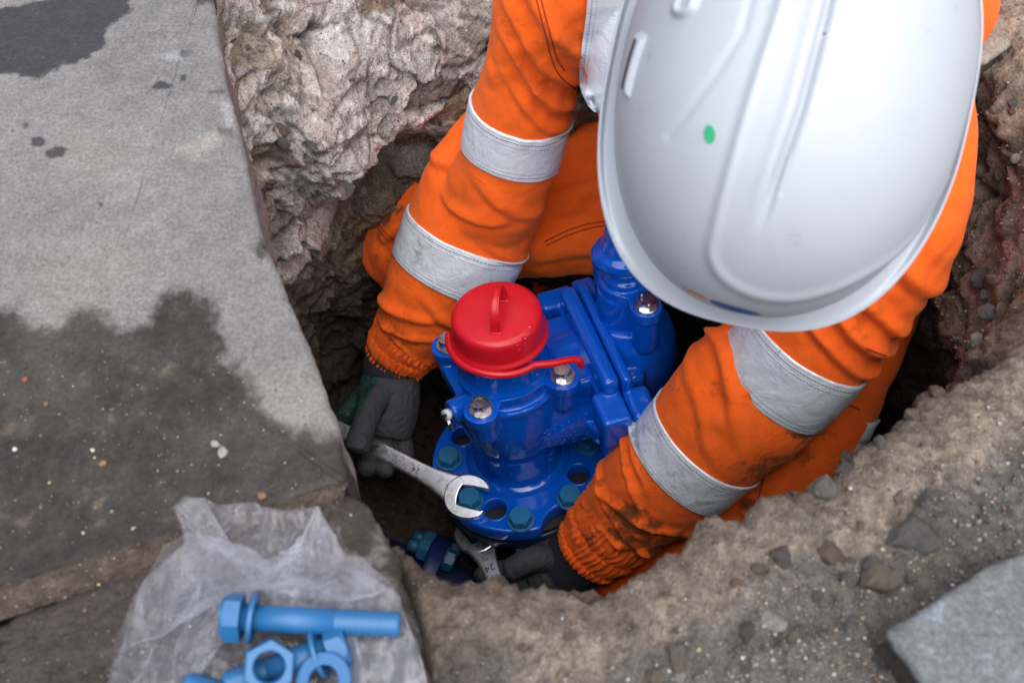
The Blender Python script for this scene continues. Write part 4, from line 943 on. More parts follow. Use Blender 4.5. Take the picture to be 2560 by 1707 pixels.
# --- valve chest, gland and stem cap
bm = bmesh.new()
lathe_bm(bm, [(40, 0), (52, 20), (57, 60), (57, 110), (54, 132), (48, 148), (42, 158), (38, 166)], (152, 2, 0))
box_bm(bm, (104, -62, 54), (150, 64, 132), 12, Matrix.Rotation(JA, 4, 'Z'), (120, -5, 100))
box_bm(bm, (106, -40, 118), (150, 44, 150), 10, Matrix.Rotation(R(10), 4, 'Y'), (115, 0, 140))
cast('valve_chest', bm, M_BLUE, HYD, 1.6, 7)
gears = [np.array([151., -44.]), np.array([153., 51.])]; GC = (152, 4, 0)
gl = soft_outline(np.array([152., 4.]), 30, gears, 18, 7, 260)
bm = bmesh.new(); prism_bm(bm, gl, 204, 219); lathe_bm(bm, [(40, 140), (34, 160), (31, 206)], GC)
for gx, gy in gears: rod_bm(bm, (gx, gy, 206), (gx, gy * .94 + .2, 158), 15.5, 28); rod_bm(bm, (gx, gy * .94 + .2, 160), (gx, gy * .7, 132), 15, 28, 9)
lathe_bm(bm, [(25, 217), (24, 226), (20, 229), (18, 236)], GC); cast('gland_flange', bm, M_BLUE, HYD, 1.3, 4)
bm = bmesh.new(); lathe_bm(bm, [(15, 226), (15, 240), (28, 246), (33, 254), (32, 262), (25, 267), (21, 280), (18, 318), (15, 321)], GC); box_bm(bm, (118, -8, 249), (150, 20, 262), 5, Matrix.Rotation(R(10), 4, 'Z'), (150, 4, 255))
cap_s = cast('stem_cap', bm, M_BLUE, HYD, 1.3, 4)
# --- bottom flange with bolt holes and a cut-out
FB = [(-76, 31), (-77.5, -35), (-36.5, -86), (26, -87), (79, -28), (80, 36), (38, 82), (-30, 84)]
ang0 = -92.0
rim = []
for k in range(400):
    a = 2 * math.pi * k / 400; x, y = -2 + 103 * math.cos(a), -4 + 103 * math.sin(a)
    c_ = (9.0, -121.0); d_ = math.hypot(x - c_[0], y - c_[1])
    rr_ = 39.0
    if d_ < rr_ and False: pass
    rim.append((x, y))
def cut(pts, c_, r_):
    out = []
    for x, y in pts:
        d_ = math.hypot(x - c_[0], y - c_[1])
        if d_ < r_: s_ = r_ / max(d_, 1e-6); x, y = c_[0] + (x - c_[0]) * s_, c_[1] + (y - c_[1]) * s_
        out.append((x, y))
    return out
rim = []
for k in range(500):
    a = 2 * math.pi * k / 500; d = np.array([math.cos(a), math.sin(a)]); o_ = np.array([-2., -4.]); rmax = 103.0
    for c_, r_ in ((np.array([9., -122.]), 34.0),):
        b_ = (o_ - c_) @ d; q_ = b_ * b_ - ((o_ - c_) @ (o_ - c_) - r_ * r_)
        if q_ > 0:
            t_ = -b_ - math.sqrt(q_)
            if t_ > 0: rmax = min(rmax, t_)
    rim.append(tuple(o_ + d * rmax))
for _ in range(3): rim = [((rim[k - 1][0] + 2 * rim[k][0] + rim[(k + 1) % 500][0]) / 4, (rim[k - 1][1] + 2 * rim[k][1] + rim[(k + 1) % 500][1]) / 4) for k in range(500)]
holes = [(-48.5, 57), (-56, -57.5), (50.5, -60), (56, 57)]
fl_o = curve_plate('base_flange', [rim] + [circ(x, y, 13.2) for x, y in holes], 20, 3.0, M_BLUE, HYD, -10, 4)
bm = bmesh.new(); lathe_bm(bm, [(62, -2), (62, .6), (55, 3.5), (50, 8), (48, 8)]); bm_link('flange_fillet', bm, M_BLUE, HYD)
for x, y in holes:                   # raised lip round each hole
    bm = bmesh.new(); rows = []
    for r_, z_ in ((17.2, -.4), (16.6, .8), (15.2, 1.2), (13.8, .7), (13.2, -1.5)): rows.append([bm.verts.new(Vector((x + r_ * math.cos(a_), y + r_ * math.sin(a_), z_)) * MM) for a_ in np.linspace(0, 2 * math.pi, 40, endpoint=False)])
    for a_, b_ in zip(rows[:-1], rows[1:]):
        for k in range(40): bm.faces.new((a_[k], a_[(k + 1) % 40], b_[(k + 1) % 40], b_[k]))
    bm_link('hole_lip', bm, M_BLUE, HYD)
# --- bolts
def hexhead(af, h, dome=.12, n=6, ph=0.0):
    """hexagon head with chamfered top, base at z=0, mm"""
    bm = bmesh.new(); rc = af / 2 / math.cos(math.pi / 6); N = 48; rows = []
    def hexr(a): q = (a - ph) % (math.pi / 3) - math.pi / 6; return af / 2 / math.cos(q)
    for z_, cl in ((0, 99), (h * .80, 99), (h * .86, 1.06), (h, .965), (h * 1.0, .90), (h * 1.015, .5)):
        rows.append([bm.verts.new(Vector((min(hexr(a_), cl * af / 2) * math.cos(a_), min(hexr(a_), cl * af / 2) * math.sin(a_), z_)) * MM) for a_ in np.linspace(0, 2 * math.pi, N, endpoint=False) + ph])
    for a_, b_ in zip(rows[:-1], rows[1:]):
        for k in range(N): bm.faces.new((a_[k], a_[(k + 1) % N], b_[(k + 1) % N], b_[k]))
    bm.faces.new(rows[-1]); bm.faces.new(rows[0][::-1]); return bm
def ring_bm(r0, r1, z0, z1, n=48, ch=.4):
    bm = bmesh.new(); rows = []
    for r_, z_ in ((r0, z0), (r1, z0), (r1, z1 - ch), (r1 - ch, z1), (r0 + ch, z1), (r0, z1 - ch), (r0, z0)): rows.append([bm.verts.new(Vector((r_ * math.cos(a_), r_ * math.sin(a_), z_)) * MM) for a_ in np.linspace(0, 2 * math.pi, n, endpoint=False)])
    for a_, b_ in zip(rows[:-1], rows[1:]):
        for k in range(n): bm.faces.new((a_[k], a_[(k + 1) % n], b_[(k + 1) % n], b_[k]))
    bmesh.ops.remove_doubles(bm, verts=bm.verts[:], dist=1e-7); return bm
def bolt_part(parent, x, y, z, af, h, wr, mat, ph, marks=(), name='bolt'):
    b = bm_link(name, hexhead(af, h, ph=ph), mat, parent); b.location = Vector((x, y, z + 2.2)) * MM; shade_auto(b, 25)
    w = bm_link('washer', ring_bm(af * .3, wr, 0, 2.2), mat, b); w.location = Vector((0, 0, -2.2)) * MM; shade_auto(w, 40)
    for tx, ty, sz, rot in marks:
        t_ = text_mesh('head_marking', tx, sz, mat, b, Matrix.Translation(Vector((ty * math.cos(rot + math.pi / 2), ty * math.sin(rot + math.pi / 2), h * 1.012)) * MM) @ Matrix.Rotation(rot, 4, 'Z'), .22)
    return b
for (x, y), ph in zip(FB, (.35, .25, .55, .5, .1, .2, .8, .6)):
    bolt_part(HYD, x, y, 1.0, 24, 10.5, 16, M_BOLT, ph, (('GX', 6.5, 5, -.5), ('8.8', -6.5, 5, -.5)) if y < 40 and x < 40 else ())
for (x, y), ph in zip([tuple(e) for e in EARS], (.42, .5, .3, .2)):
    bolt_part(HYD, x, y, 169.2, 18.5, 10, 13.2, M_STEEL, ph, (('A2-70', 4.6, 3.6, -.4), ('UD', -4.8, 3.6, 2.4)))
for (x, y), ph in zip([tuple(g_) for g_ in gears[:1]], (.3,)):
    bolt_part(HYD, x, y, 219.2, 18.5, 10, 13.2, M_STEEL, ph, (('A2-70', 4.6, 3.6, 1.0),))
# --- drain stub tag and split pin
bm = bmesh.new(); rod_bm(bm, (-76, -20, 149), (-81, -22, 151), 6.5, 20); pin = bm_link('drain_tag', bm, M_TAG, HYD)
bm = bmesh.new(); rod_bm(bm, (-79, -26, 147), (-78, -31, 134), 1.3, 10); rod_bm(bm, (-80.5, -26, 147), (-81, -32, 137), 1.3, 10); bm_link('split_pin', bm, M_STEEL, pin)
bm = bmesh.new(); rod_bm(bm, (-80.4, -23, 153), (-82.5, -24, 153.6), 2.0, 12); bm_link('tag_eyelet', bm, M_INK, pin)
# --- illegible raised casting marks on bulb and neck
bdy = [o for o in HYD.children if o.name.startswith('body')][0]
bv_ = np.empty(len(bdy.data.vertices) * 3); bdy.data.vertices.foreach_get('co', bv_); bv_ = bv_.reshape(-1, 3)
bbvh = BVHTree.FromPolygons([tuple(v) for v in bv_], [tuple(p.vertices) for p in bdy.data.polygons])
bm = bmesh.new(); rg = np.random.default_rng(3)
def mark_block(a0, a1, z0, z1, rows_, cols, size):
    for r_ in range(rows_):
        for c_ in range(cols):
            a = R(a0 + (a1 - a0) * (c_ + .5) / cols); z_ = z0 + (z1 - z0) * (r_ + .5) / rows_
            org = Vector((140 * math.cos(a), 140 * math.sin(a), z_)) * MM; hit = bbvh.ray_cast(org, Vector((-math.cos(a), -math.sin(a), 0)))
            if hit[0] is None: continue
            nz = hit[1]; xx = Vector((0, 0, 1)).cross(nz).normalized(); yy = nz.cross(xx)
            for _ in range(rg.integers(2, 4)):
                cx, cy = rg.uniform(-.5, .5, 2) * size; ln = rg.uniform(.5, 1.0) * size; th_ = rg.choice([0, math.pi / 2, .6, -.6])
                d_ = xx * math.cos(th_) + yy * math.sin(th_); p_ = hit[0] + (xx * cx + yy * cy) * MM
                rod_bm(bm, (p_ - d_ * ln * .5 * MM) / MM, (p_ + d_ * ln * .5 * MM) / MM, .75, 6)
mark_block(-80, -44, 66, 104, 5, 6, 5.0); mark_block(-66, -54, 16, 40, 5, 2, 4.0)
tag(bm_link('casting_marks', bm, M_BLUE, HYD), kind='stuff')
# --- red cap with loop handle, rim ring and strap
bm = bmesh.new(); lathe_bm(bm, [(46, 213.5), (50.5, 214), (52.2, 216.5), (51.5, 219.5), (48.8, 221), (48.6, 223), (48.0, 234), (47.6, 242), (46.6, 246), (44.2, 248.6), (40, 249.6), (12, 249.9), (1, 249.95)], n=128)
CAP = bm_link('outlet_cap', bm, M_RED, HYD)
hd = np.array([.55, .835]); hn = np.array([-.835, .55]); hc_ = np.array([1.5, -6.0])
N_ = 26; prof = []
for k in range(N_): a = math.pi * k / (N_ - 1); prof.append((26 * math.cos(a), 1 + 33 * math.sin(a) ** .8))
inn = [(19.5 * math.cos(math.pi * k / (N_ - 1)), 3.5 + 25 * math.sin(math.pi * k / (N_ - 1)) ** .8) for k in range(N_)]
bm = bmesh.new(); rows = []
for k in range(N_):
    tw = 3.4 + 1.6 * (1 - math.sin(math.pi * k / (N_ - 1)))
    sec = []
    for s_, (q, w_) in zip((-1, 1, 1, -1), ((prof, 0), (prof, 0), (inn, 0), (inn, 0))):
        t_, z_ = q[k]; p_ = hc_ + hd * t_ + hn * s_ * tw; sec.append(bm.verts.new(Vector((p_[0], p_[1], 248.6 + z_)) * MM))
    rows.append(sec)
for a_, b_ in zip(rows[:-1], rows[1:]):
    for k in range(4): bm.faces.new((a_[k], a_[(k + 1) % 4], b_[(k + 1) % 4], b_[k]))
bm.faces.new(rows[0]); bm.faces.new(rows[-1][::-1])
bmesh.ops.recalc_face_normals(bm, faces=bm.faces[:]); bmesh.ops.bevel(bm, geom=[e for e in bm.edges if e.calc_face_angle(0) > R(40)], offset=1.3 * MM, segments=3, affect='EDGES')
hl = bm_link('handle_loop', bm, M_RED, CAP); shade_auto(hl, 50)
# a 4-corner foot where the loop meets the cap
for s_ in (-1, 1):
    p_ = hc_ + hd * 22.5 * s_; bm = bmesh.new(); box_bm(bm, (p_[0] - 6.5, p_[1] - 4.5, 248.4), (p_[0] + 6.5, p_[1] + 4.5, 251.2), 1.2, Matrix.Rotation(math.atan2(hd[1], hd[0]) + math.pi / 2, 4, 'Z'), (p_[0], p_[1], 249)); bm_link('handle_foot', bm, M_RED, CAP)
def tube_bm(bm, pts, r, n=14, flat=1.0, up=(0, 0, 1)):
    pts = np.array(pts, float); rings = []
    for k in range(len(pts)):
        tv = pts[min(k + 1, len(pts) - 1)] - pts[max(k - 1, 0)]; tv /= np.linalg.norm(tv) + 1e-9; s1 = np.cross(tv, up); s1 /= np.linalg.norm(s1) + 1e-9; s2 = np.cross(s1, tv)
        rr_ = r[k] if hasattr(r, '__len__') else r
        rings.append([bm.verts.new(Vector(pts[k] + rr_ * (math.cos(a) * s1 + flat * math.sin(a) * s2)) * MM) for a in np.linspace(0, 2 * math.pi, n, endpoint=False)])
    for a_, b_ in zip(rings[:-1], rings[1:]):
        for k in range(n): bm.faces.new((a_[k], a_[(k + 1) % n], b_[(k + 1) % n], b_[k]))
    bm.faces.new(rings[0][::-1]); bm.faces.new(rings[-1])
sp_ = []
for a in np.linspace(150, 286, 40): sp_.append((53.8 * math.cos(R(a)), 53.8 * math.sin(R(a)), 214.5 - 5 * sstep(220, 286, a)))
e0 = np.array(sp_[-1]); e1_ = on_plane(1395, 916, 199); e2_ = on_plane(1432, 899, 200); e3_ = on_plane(1450, 903, 195); e4_ = on_plane(1452, 916, 186)
sp_ = np.concatenate([np.array(sp_[:-1]), crom(np.array([e0, e0 * .62 + e2_ * .38 + np.array([1.0, -2.6, 1.0]), e0 * .25 + e2_ * .75 + np.array([.6, -1.4, 1.0]), e2_, e3_, e4_]), 44)])
bm = bmesh.new(); tube_bm(bm, sp_, 4.0, 16); bm_link('cap_strap', bm, M_RED, CAP)
RT = Matrix.Rotation(R(64), 4, 'Z')
text_mesh('cap_lettering', '19050632Z', 9.5, M_RED, CAP, Matrix.Translation(Vector((-21, 4, 249.55)) * MM) @ Matrix.Rotation(R(64), 4, 'Z'), .35)
text_mesh('cap_lettering', 'EZ', 8, M_RED, CAP, Matrix.Translation(Vector((24, -14, 249.5)) * MM) @ Matrix.Rotation(R(154), 4, 'Z'), .35)
m = NT('wet red'); m.set(Base_Color=(0.58, 0.008, 0.016), Roughness=0.05); M_DROP = m.m
for (u, v, r_) in ((1324, 815, 3.0), (1312, 845, 2.2), (1293, 862, 1.2), (1270, 842, 1.0), (1315, 832, 1.2), (1299, 874, .9)):
    q = on_plane(u, v, 248.6); bm = bmesh.new(); bmesh.ops.create_uvsphere(bm, u_segments=16, v_segments=10, radius=r_ * MM)
    for vv in bm.verts: vv.co = Vector((vv.co.x + q[0] * MM, vv.co.y + q[1] * MM, vv.co.z * .45 + q[2] * MM))
    bm_link('water_drop', bm, M_DROP, CAP)
# --- below: gasket, mating flange and pipe
PIPE = empty('water_pipe'); PIPE.matrix_world = HM
tag(PIPE, 'dark blue water pipe below the hydrant with flanged joints in shadow', 'water pipe')
bm = bmesh.new(); lathe_bm(bm, [(98, -28), (98.5, -21), (96, -20.6)], n=96); g_ = bm_link('gasket', bm, M_RUBBER, PIPE)
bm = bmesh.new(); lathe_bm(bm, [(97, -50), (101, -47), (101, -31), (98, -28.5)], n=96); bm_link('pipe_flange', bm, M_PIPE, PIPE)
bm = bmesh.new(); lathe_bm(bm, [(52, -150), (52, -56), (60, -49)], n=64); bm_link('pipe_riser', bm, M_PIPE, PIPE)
for x, y in FB[:5]:
    b = bm_link('nut', hexhead(24, 13, ph=.3), M_BOLT, PIPE); b.matrix_local = Matrix.Translation(Vector((x, y, -51)) * MM) @ Matrix.Rotation(math.pi, 4, 'X'); shade_auto(b, 25)
    bm = bmesh.new(); rod_bm(bm, (0, 0, 12), (0, 0, 30), 7.8, 20); s_ = bm_link('bolt_shank', bm, M_BOLT, b)
# a horizontal branch with its own flange and bolts at the lower left
fa = P(1078, 1372, 1.33); 
ax = np.array([.93, -.32, -.16]); ax /= np.linalg.norm(ax); fM = Vector(ax).to_track_quat('Z', 'Y').to_matrix().to_4x4(); fM.translation = Vector(P(1062, 1468, 1.40))
BR = empty('pipe_branch'); BR.matrix_world = fM; tag(BR, 'dark blue flanged pipe branch with bolts half hidden under the near rim', 'pipe branch')
bm = bmesh.new(); lathe_bm(bm, [(66, -9), (68, -7), (68, 9), (66, 11)], n=80); bm_link('branch_flange', bm, M_PIPE, BR)
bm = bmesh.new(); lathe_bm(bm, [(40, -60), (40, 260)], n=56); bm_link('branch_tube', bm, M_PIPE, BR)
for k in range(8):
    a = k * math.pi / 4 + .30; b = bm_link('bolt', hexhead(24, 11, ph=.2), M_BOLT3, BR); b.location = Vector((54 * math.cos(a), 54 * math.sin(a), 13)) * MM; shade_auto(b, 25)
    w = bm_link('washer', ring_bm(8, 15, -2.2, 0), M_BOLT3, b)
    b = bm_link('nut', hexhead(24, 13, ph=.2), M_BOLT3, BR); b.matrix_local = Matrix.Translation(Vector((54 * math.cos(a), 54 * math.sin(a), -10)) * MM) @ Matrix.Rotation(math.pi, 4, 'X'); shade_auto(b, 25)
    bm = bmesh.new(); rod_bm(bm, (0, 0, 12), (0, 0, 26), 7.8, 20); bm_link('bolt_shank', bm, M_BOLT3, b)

# ================================================================== SPANNERS
def spanner(name, Mw, L, label, texts, rust, taper=(8.5, 10.5)):
    """open-ended spanner, jaw centre at the origin, shank along -x, flat in local xy; mm"""
    root = empty(name); root.matrix_world = Mw; tag(root, label, 'spanner')
    a15 = R(15); pts = []
    Rj = 26.5; w2 = 12.4; ca_, sa_ = math.cos(a15), math.sin(a15)
    raw = []
    a_open = math.asin(w2 * 1.06 / Rj)
    for a in np.linspace(a_open, 2 * math.pi - a_open, 72):
        rx = Rj * (1.0 + .10 * math.exp(-((min(a, 2 * math.pi - a) - .75) / .5) ** 2)); raw.append((rx * math.cos(a) - 3, rx * .98 * math.sin(a)))
    tip = raw[-1]; raw += [(24, -w2), (2, -w2)] + [(-9 - 4.0 * math.cos(q) * 1.0, w2 * math.sin(q)) for q in np.linspace(-1.2, 1.2, 9)] + [(2, w2), (24, w2)]
    raw = [(x * ca_ - y * sa_, x * sa_ + y * ca_) for x, y in raw]
    jaw = curve_plate('jaw', [raw], 11, 1.6, M_CHROME, root, 0, 3); shade_auto(jaw, 35)
    n = 90; xs = np.linspace(-20, -L, n); rows = []; mth = 40
    for k, x in enumerate(xs):
        q = (x + 20) / (-L + 20); w = np.interp(q, [0, .05, .12, .22, .5, 1], [19, 16, 12.5, 10.8, 9.8, 8.8]); tck = np.interp(q, [0, .08, .2, 1], [4.9, 4.7, 4.3, 4.2])
        a = np.linspace(0, 2 * math.pi, mth, endpoint=False); e = .40
        rows.append(np.stack([np.full(mth, x), w * np.sign(np.cos(a)) * np.abs(np.cos(a)) ** e, tck * np.sign(np.sin(a)) * np.abs(np.sin(a)) ** e], 1))
    G = np.stack(rows) * MM; V = np.concatenate([G.reshape(-1, 3), G[:1].mean(1), G[-1:].mean(1)]); j = np.arange(mth)
    F = [grid_faces(n, mth, True), np.stack([np.full(mth, n * mth), (j + 1) % mth, j], 1), np.stack([np.full(mth, n * mth + 1), (n - 1) * mth + j, (n - 1) * mth + (j + 1) % mth], 1)]
    me = mesh_np('shank', V, F); set_attr(me, 'rust', np.full(len(V), rust * .12)); shank = link('shank', me, M_CHROME, root)
    set_attr(jaw.data, 'rust', np.full(len(jaw.data.vertices), rust))
    for body, x, y, sz, rot in texts:
        text_mesh('engraving', body, sz, M_INK, shank, Matrix.Translation(Vector((x, y, 4.38)) * MM) @ Matrix.Rotation(rot, 4, 'Z'), .06)
    return root
def spanner_matrix(jaw_l, far_l, tilt=0.0):
    a, b = h2w(*jaw_l), h2w(*far_l); x = (a - b) / np.linalg.norm(a - b); z = HE3 + tilt * np.array([0, -1., 0]); z = z - x * (z @ x); z /= np.linalg.norm(z); y = np.cross(z, x)
    return Matrix([[x[k], y[k], z[k], a[k]] for k in range(3)] + [[0, 0, 0, 1]])
far = on_plane(850, 1073, 24.0)
spanner('spanner', spanner_matrix((-77.5, -35, 9.5), tuple(far), .36), 260, 'chrome spanner held by the gloved hand with its open jaw round a blue flange bolt', [('24', -73, -1.0, 10, math.pi), ('DRA', -142, -1.0, 12, math.pi)], 1.0)
q1 = on_plane(1192, 1333, -58); q2 = on_plane(1241, 1462, -58)
spanner('spanner', spanner_matrix(tuple(q1), tuple(q2), .42), 170, 'chrome spanner poking out from under the hydrant flange beside the lower glove', [('24', -52, 0, 12, math.pi * .5)], .3)
# ================================================================== STONES AND GRIT
m = NT('stone'); co = m.obj(); rnd = m.n('ShaderNodeObjectInfo').outputs['Random']
pal = m.ramp(rnd, [(0.0, (.105, .098, .094)), (.25, (.165, .155, .145)), (.45, (.08, .073, .068)), (.58, (.19, .155, .12)), (.76, (.14, .105, .078)), (.88, (.27, .25, .23)), (.96, (.38, .37, .36)), (1.0, (.16, .085, .06))])
c = m.mix(pal, m.ramp(m.noise(2.2, 8, .72, co), [(.3, .85), (.7, 2.1)]), .9, 'MULTIPLY')
m.set(Base_Color=c, Roughness=.92, Normal=m.bump(m.noise(4.5, 8, .72, co), .8, .25)); m.b.inputs['Specular IOR Level'].default_value = .3; M_STONE = m.m
m = NT('grit'); co = m.obj(); c = m.attr('albedo'); m.set(Base_Color=m.mix(c, m.ramp(m.noise(500, 3, .7, co), [(.3, .6), (.7, 1.35)]), .7, 'MULTIPLY'), Roughness=.92); M_GRIT = m.m
def ico(sub):
    bm = bmesh.new(); bmesh.ops.create_icosphere(bm, subdivisions=sub, radius=1.0); v = np.array([q.co[:] for q in bm.verts]); bm.verts.ensure_lookup_table(); f = np.array([[q.index for q in p.verts] for p in bm.faces]); bm.free(); return v, f
def rock_v(v, seed, rough=.35, flat=(1, .8, .6)):
    n = fbm(v, .9, 3, .6, off=seed * 7.3); cl = np.random.default_rng(seed).normal(size=(15, 3)); cl /= np.linalg.norm(cl, axis=1)[:, None]
    w = v * (1 + rough * n)[:, None]
    for c_ in cl:                    # chip flat facets off
        d = w @ c_; lim = .64; w = w - np.clip(d - lim, 0, None)[:, None] * c_ * .95
    return w * np.array(flat)
v2, f2 = ico(2); v3, f3 = ico(3); v4, f4 = ico(4); v1, f1 = ico(1)
def rough_rock(s):
    q = rock_v(v4, s, .5, (1, .82, .66)); return q * (1 + .10 * fbm(q, 3.2, 4, .6, off=s) + .05 * fbm(q, 9, 3, .6, off=s + 3))[:, None]
STONES = [mesh_np('stone', rough_rock(s), f4) for s in range(1, 11)]
for me in STONES: me.materials.append(M_STONE)   # left flat shaded: broken faces
def put_stone(p, size, name='stone', parent=GROUND, me=None, rot=None):
    o = bpy.data.objects.new(name, me or STONES[rng.integers(len(STONES))]); COL.objects.link(o)
    o.location = p; s = size / 2; o.scale = (s, s, s); o.rotation_euler = rot or (rng.uniform(-.5, .5), rng.uniform(-.5, .5), rng.uniform(0, 6.3)); o.parent = parent; return o
gtree = BVHTree.FromPolygons([tuple(v) for v in GV], [tuple(f) for f in grid_faces(NR, NTH, wrap=True, flip=True)])
def ground_hit(u, v):
    r = ray(u, v); r = r / np.linalg.norm(r); h = gtree.ray_cast(Vector(CAMP), Vector(r)); return h
for (u, v, sz) in ((2285, 1350, .040), (2190, 1450, .034), (2075, 1392, .026), (1955, 1395, .018), (1895, 1420, .012), (2010, 1420, .012), (2190, 1420, .020), (2120, 1455, .016), (1690, 1640, .017), (1930, 1560, .019), (1985, 1600, .013), (1865, 1580, .014), (2205, 1640, .021),
                   (1700, 1690, .011), (1640, 1693, .016), (1840, 1460, .009), (2545, 1320, .010), (2040, 1490, .010), (1420, 1590, .010), (1690, 1576, .007), (1305, 1620, .008), (2440, 1250, .012), (2500, 1205, .013), (2460, 1300, .009), (2350, 1290, .008), (2150, 1320, .009), (2250, 1240, .010),
                   (708, 325, .017), (712, 358, .018), (742, 140, .013), (2545, 395, .014), (2480, 330, .012), (2500, 440, .016), (2470, 500, .014), (2455, 700, .026), (2470, 740, .018), (2480, 790, .022), (2440, 850, .014), (2530, 260, .012), (2490, 270, .010),
                   (1015, 450, .013), (905, 475, .012), (985, 250, .010), (1100, 310, .009), (880, 200, .008), (620, 120, .008), (690, 60, .010), (2060, 1225, .024), (2120, 1175, .018), (2200, 1110, .015), (2290, 1040, .018), (2340, 985, .016)):
    h = ground_hit(u, v)
    if h[0] is not None: put_stone(h[0] - h[1] * (sz * .10), sz)
# scattered stones: weights for the loose gravel beside the rim and the rubble of the back wall
ok = poly_sd(GV, np.array([at(u, v)[:2] for u, v in SLAB_PX])) > .012
wn_ = np.exp(-((((GTH - 300) + 180) % 360 - 180) / 48) ** 4) * ok * (GW < .2) * (GD < .34) * (GD > .012)
wn_ *= (.25 + sstep(.0, .10, GD)) * GD.clip(.02, .4) * 1.0
wr_ = np.exp(-((((GTH - 8) + 180) % 360 - 180) / 26) ** 4) * ok * (GD < .28) * (GV[:, 2] > -.30)
wb_ = np.exp(-((((GTH - 112) + 180) % 360 - 180) / 36) ** 4) * ok * (GV[:, 2] > -.36) * (GD < .2)
def pick(w, n): return rng.choice(len(w), n, p=w / w.sum())
left = 290 - 50
for w_, n_, s0, s1 in ((wn_, 185, .005, .016), (wr_, 40, .005, .014), (wb_, 30, .004, .010)):
    for i in pick(w_, n_):
        s = s0 * (s1 / s0) ** (rng.random() ** 1.9); put_stone(GV[i] - GN[i] * s * .12, s)
V_, F_, A_ = [], [], []; base_v = [rock_v(v1, s, .3, (1, .85, .7)) for s in range(20, 28)]; off_ = 0
pal_ = np.array([[.16, .15, .14], [.26, .24, .22], [.33, .27, .2], [.42, .39, .36], [.46, .44, .42], [.11, .10, .095], [.24, .17, .12], [.30, .17, .11], [.40, .33, .2]])
for w_, n_, s0, s1, bright in ((wn_, 15000, .0010, .0052, .80), (wr_, 4000, .0012, .0050, .66), (wb_, 5500, .0011, .0042, .85)):
    for i in pick(w_, n_):
        s = s0 * (s1 / s0) ** (rng.random() ** 2.6) / 2; a = rng.uniform(0, 6.3); ca_, sa_ = math.cos(a), math.sin(a); b = base_v[rng.integers(8)]
        q = np.stack([b[:, 0] * ca_ - b[:, 1] * sa_, b[:, 0] * sa_ + b[:, 1] * ca_, b[:, 2]], 1) * s
        V_.append(q + GV[i] + GN[i] * s * .3); F_.append(f1 + off_); off_ += len(b); A_.append(np.tile(pal_[rng.choice(9, p=[.22, .20, .14, .09, .025, .15, .11, .02, .045])] * bright * rng.uniform(.8, 1.2), (len(b), 1)))
me = mesh_np('gravel', np.concatenate(V_), np.concatenate(F_)); set_attr(me, 'albedo', np.concatenate(A_))
tag(link('gravel', me, M_GRIT, smooth=False), 'fine loose gravel and soil crumbs strewn round the pit rim', 'gravel', kind='stuff')
# grit on the slabs
V_, F_, A_ = [], [], []; off_ = 0
cnt = 0
while cnt < 520:
    u, v = rng.uniform(-20, 900), (rng.uniform(760, 1690) if rng.random() < .8 else rng.uniform(0, 760))
    p = at(u, v, .0008)
    d1 = poly_sd(p[None], np.array([at(a_, b_)[:2] for a_, b_ in SLAB_PX]))[0]
    if d1 > -.01: continue
    cnt += 1; s = .0009 * 3.0 ** (rng.random() ** 3) / 2 * (1.3 if v > 900 else .8); b = base_v[rng.integers(8)]; a = rng.uniform(0, 6.3); ca_, sa_ = math.cos(a), math.sin(a)
    q = np.stack([b[:, 0] * ca_ - b[:, 1] * sa_, b[:, 0] * sa_ + b[:, 1] * ca_, b[:, 2] * .7], 1) * s; pz = p + np.array([0, 0, -.004 if v > 1300 and u > 300 else 0])
    V_.append(q + pz); F_.append(f1 + off_); off_ += len(b); A_.append(np.tile(np.array([[.20, .15, .11], [.32, .25, .16], [.42, .40, .37], [.08, .06, .05], [.24, .08, .05], [.34, .30, .14]])[rng.choice(6, p=[.32, .22, .10, .28, .04, .04])], (len(b), 1)))
me = mesh_np('grit', np.concatenate(V_), np.concatenate(F_)); set_attr(me, 'albedo', np.concatenate(A_))
tag(link('grit', me, M_GRIT, smooth=False), 'tiny grains of grit scattered over the stone slabs', 'grit', kind='stuff')
def pebble(u, v, sz, colr_, label, flat=.6, z=0.0):
    m = NT('pebble'); co = m.obj(); m.set(Base_Color=m.mix(tuple(colr_), tuple(np.array(colr_) * .6), m.noise(2.0, 4, .7, co)), Roughness=.85)
    me = mesh_np('pebble', rock_v(v3, rng.integers(100), .3, (1, .85, flat)) * sz / 2, f3); o = link('pebble', me, m.m); o.location = at(u, v, z + sz * flat * .30); o.rotation_euler = (0, 0, rng.uniform(0, 6)); tag(o, label, 'pebble')
pebble(256, 1158, .0062, (.36, .17, .07), 'orange brown pebble alone on the wet muddy part of the big slab', .8)
pebble(232, 1125, .0042, (.55, .53, .50), 'small white pebble just behind the orange brown pebble on the slab')
pebble(37, 1122, .0045, (.56, .55, .58), 'white pebble on the wet slab near the left edge of the photo')
pebble(556, 1130, .011, (.30, .27, .24), 'flat pale grey chip of stone on the wet slab', .35)
pebble(536, 1108, .008, (.32, .28, .24), 'thin beige flake of stone behind the flat grey chip', .3)
pebble(655, 1238, .0085, (.24, .12, .075), 'reddish brown pebble in the joint between the two slabs', .7)
pebble(62, 948, .0055, (.32, .10, .05), 'brick red pebble on the wet slab, nearest the left edge', .7)
pebble(115, 1010, .0050, (.22, .12, .07), 'dull brown pebble on the wet slab between the red and white ones', .7)
pebble(335, 1325, .011, (.36, .35, .34), 'pale round stone bedded at the slab edge left of the plastic bag', .35, -.003)
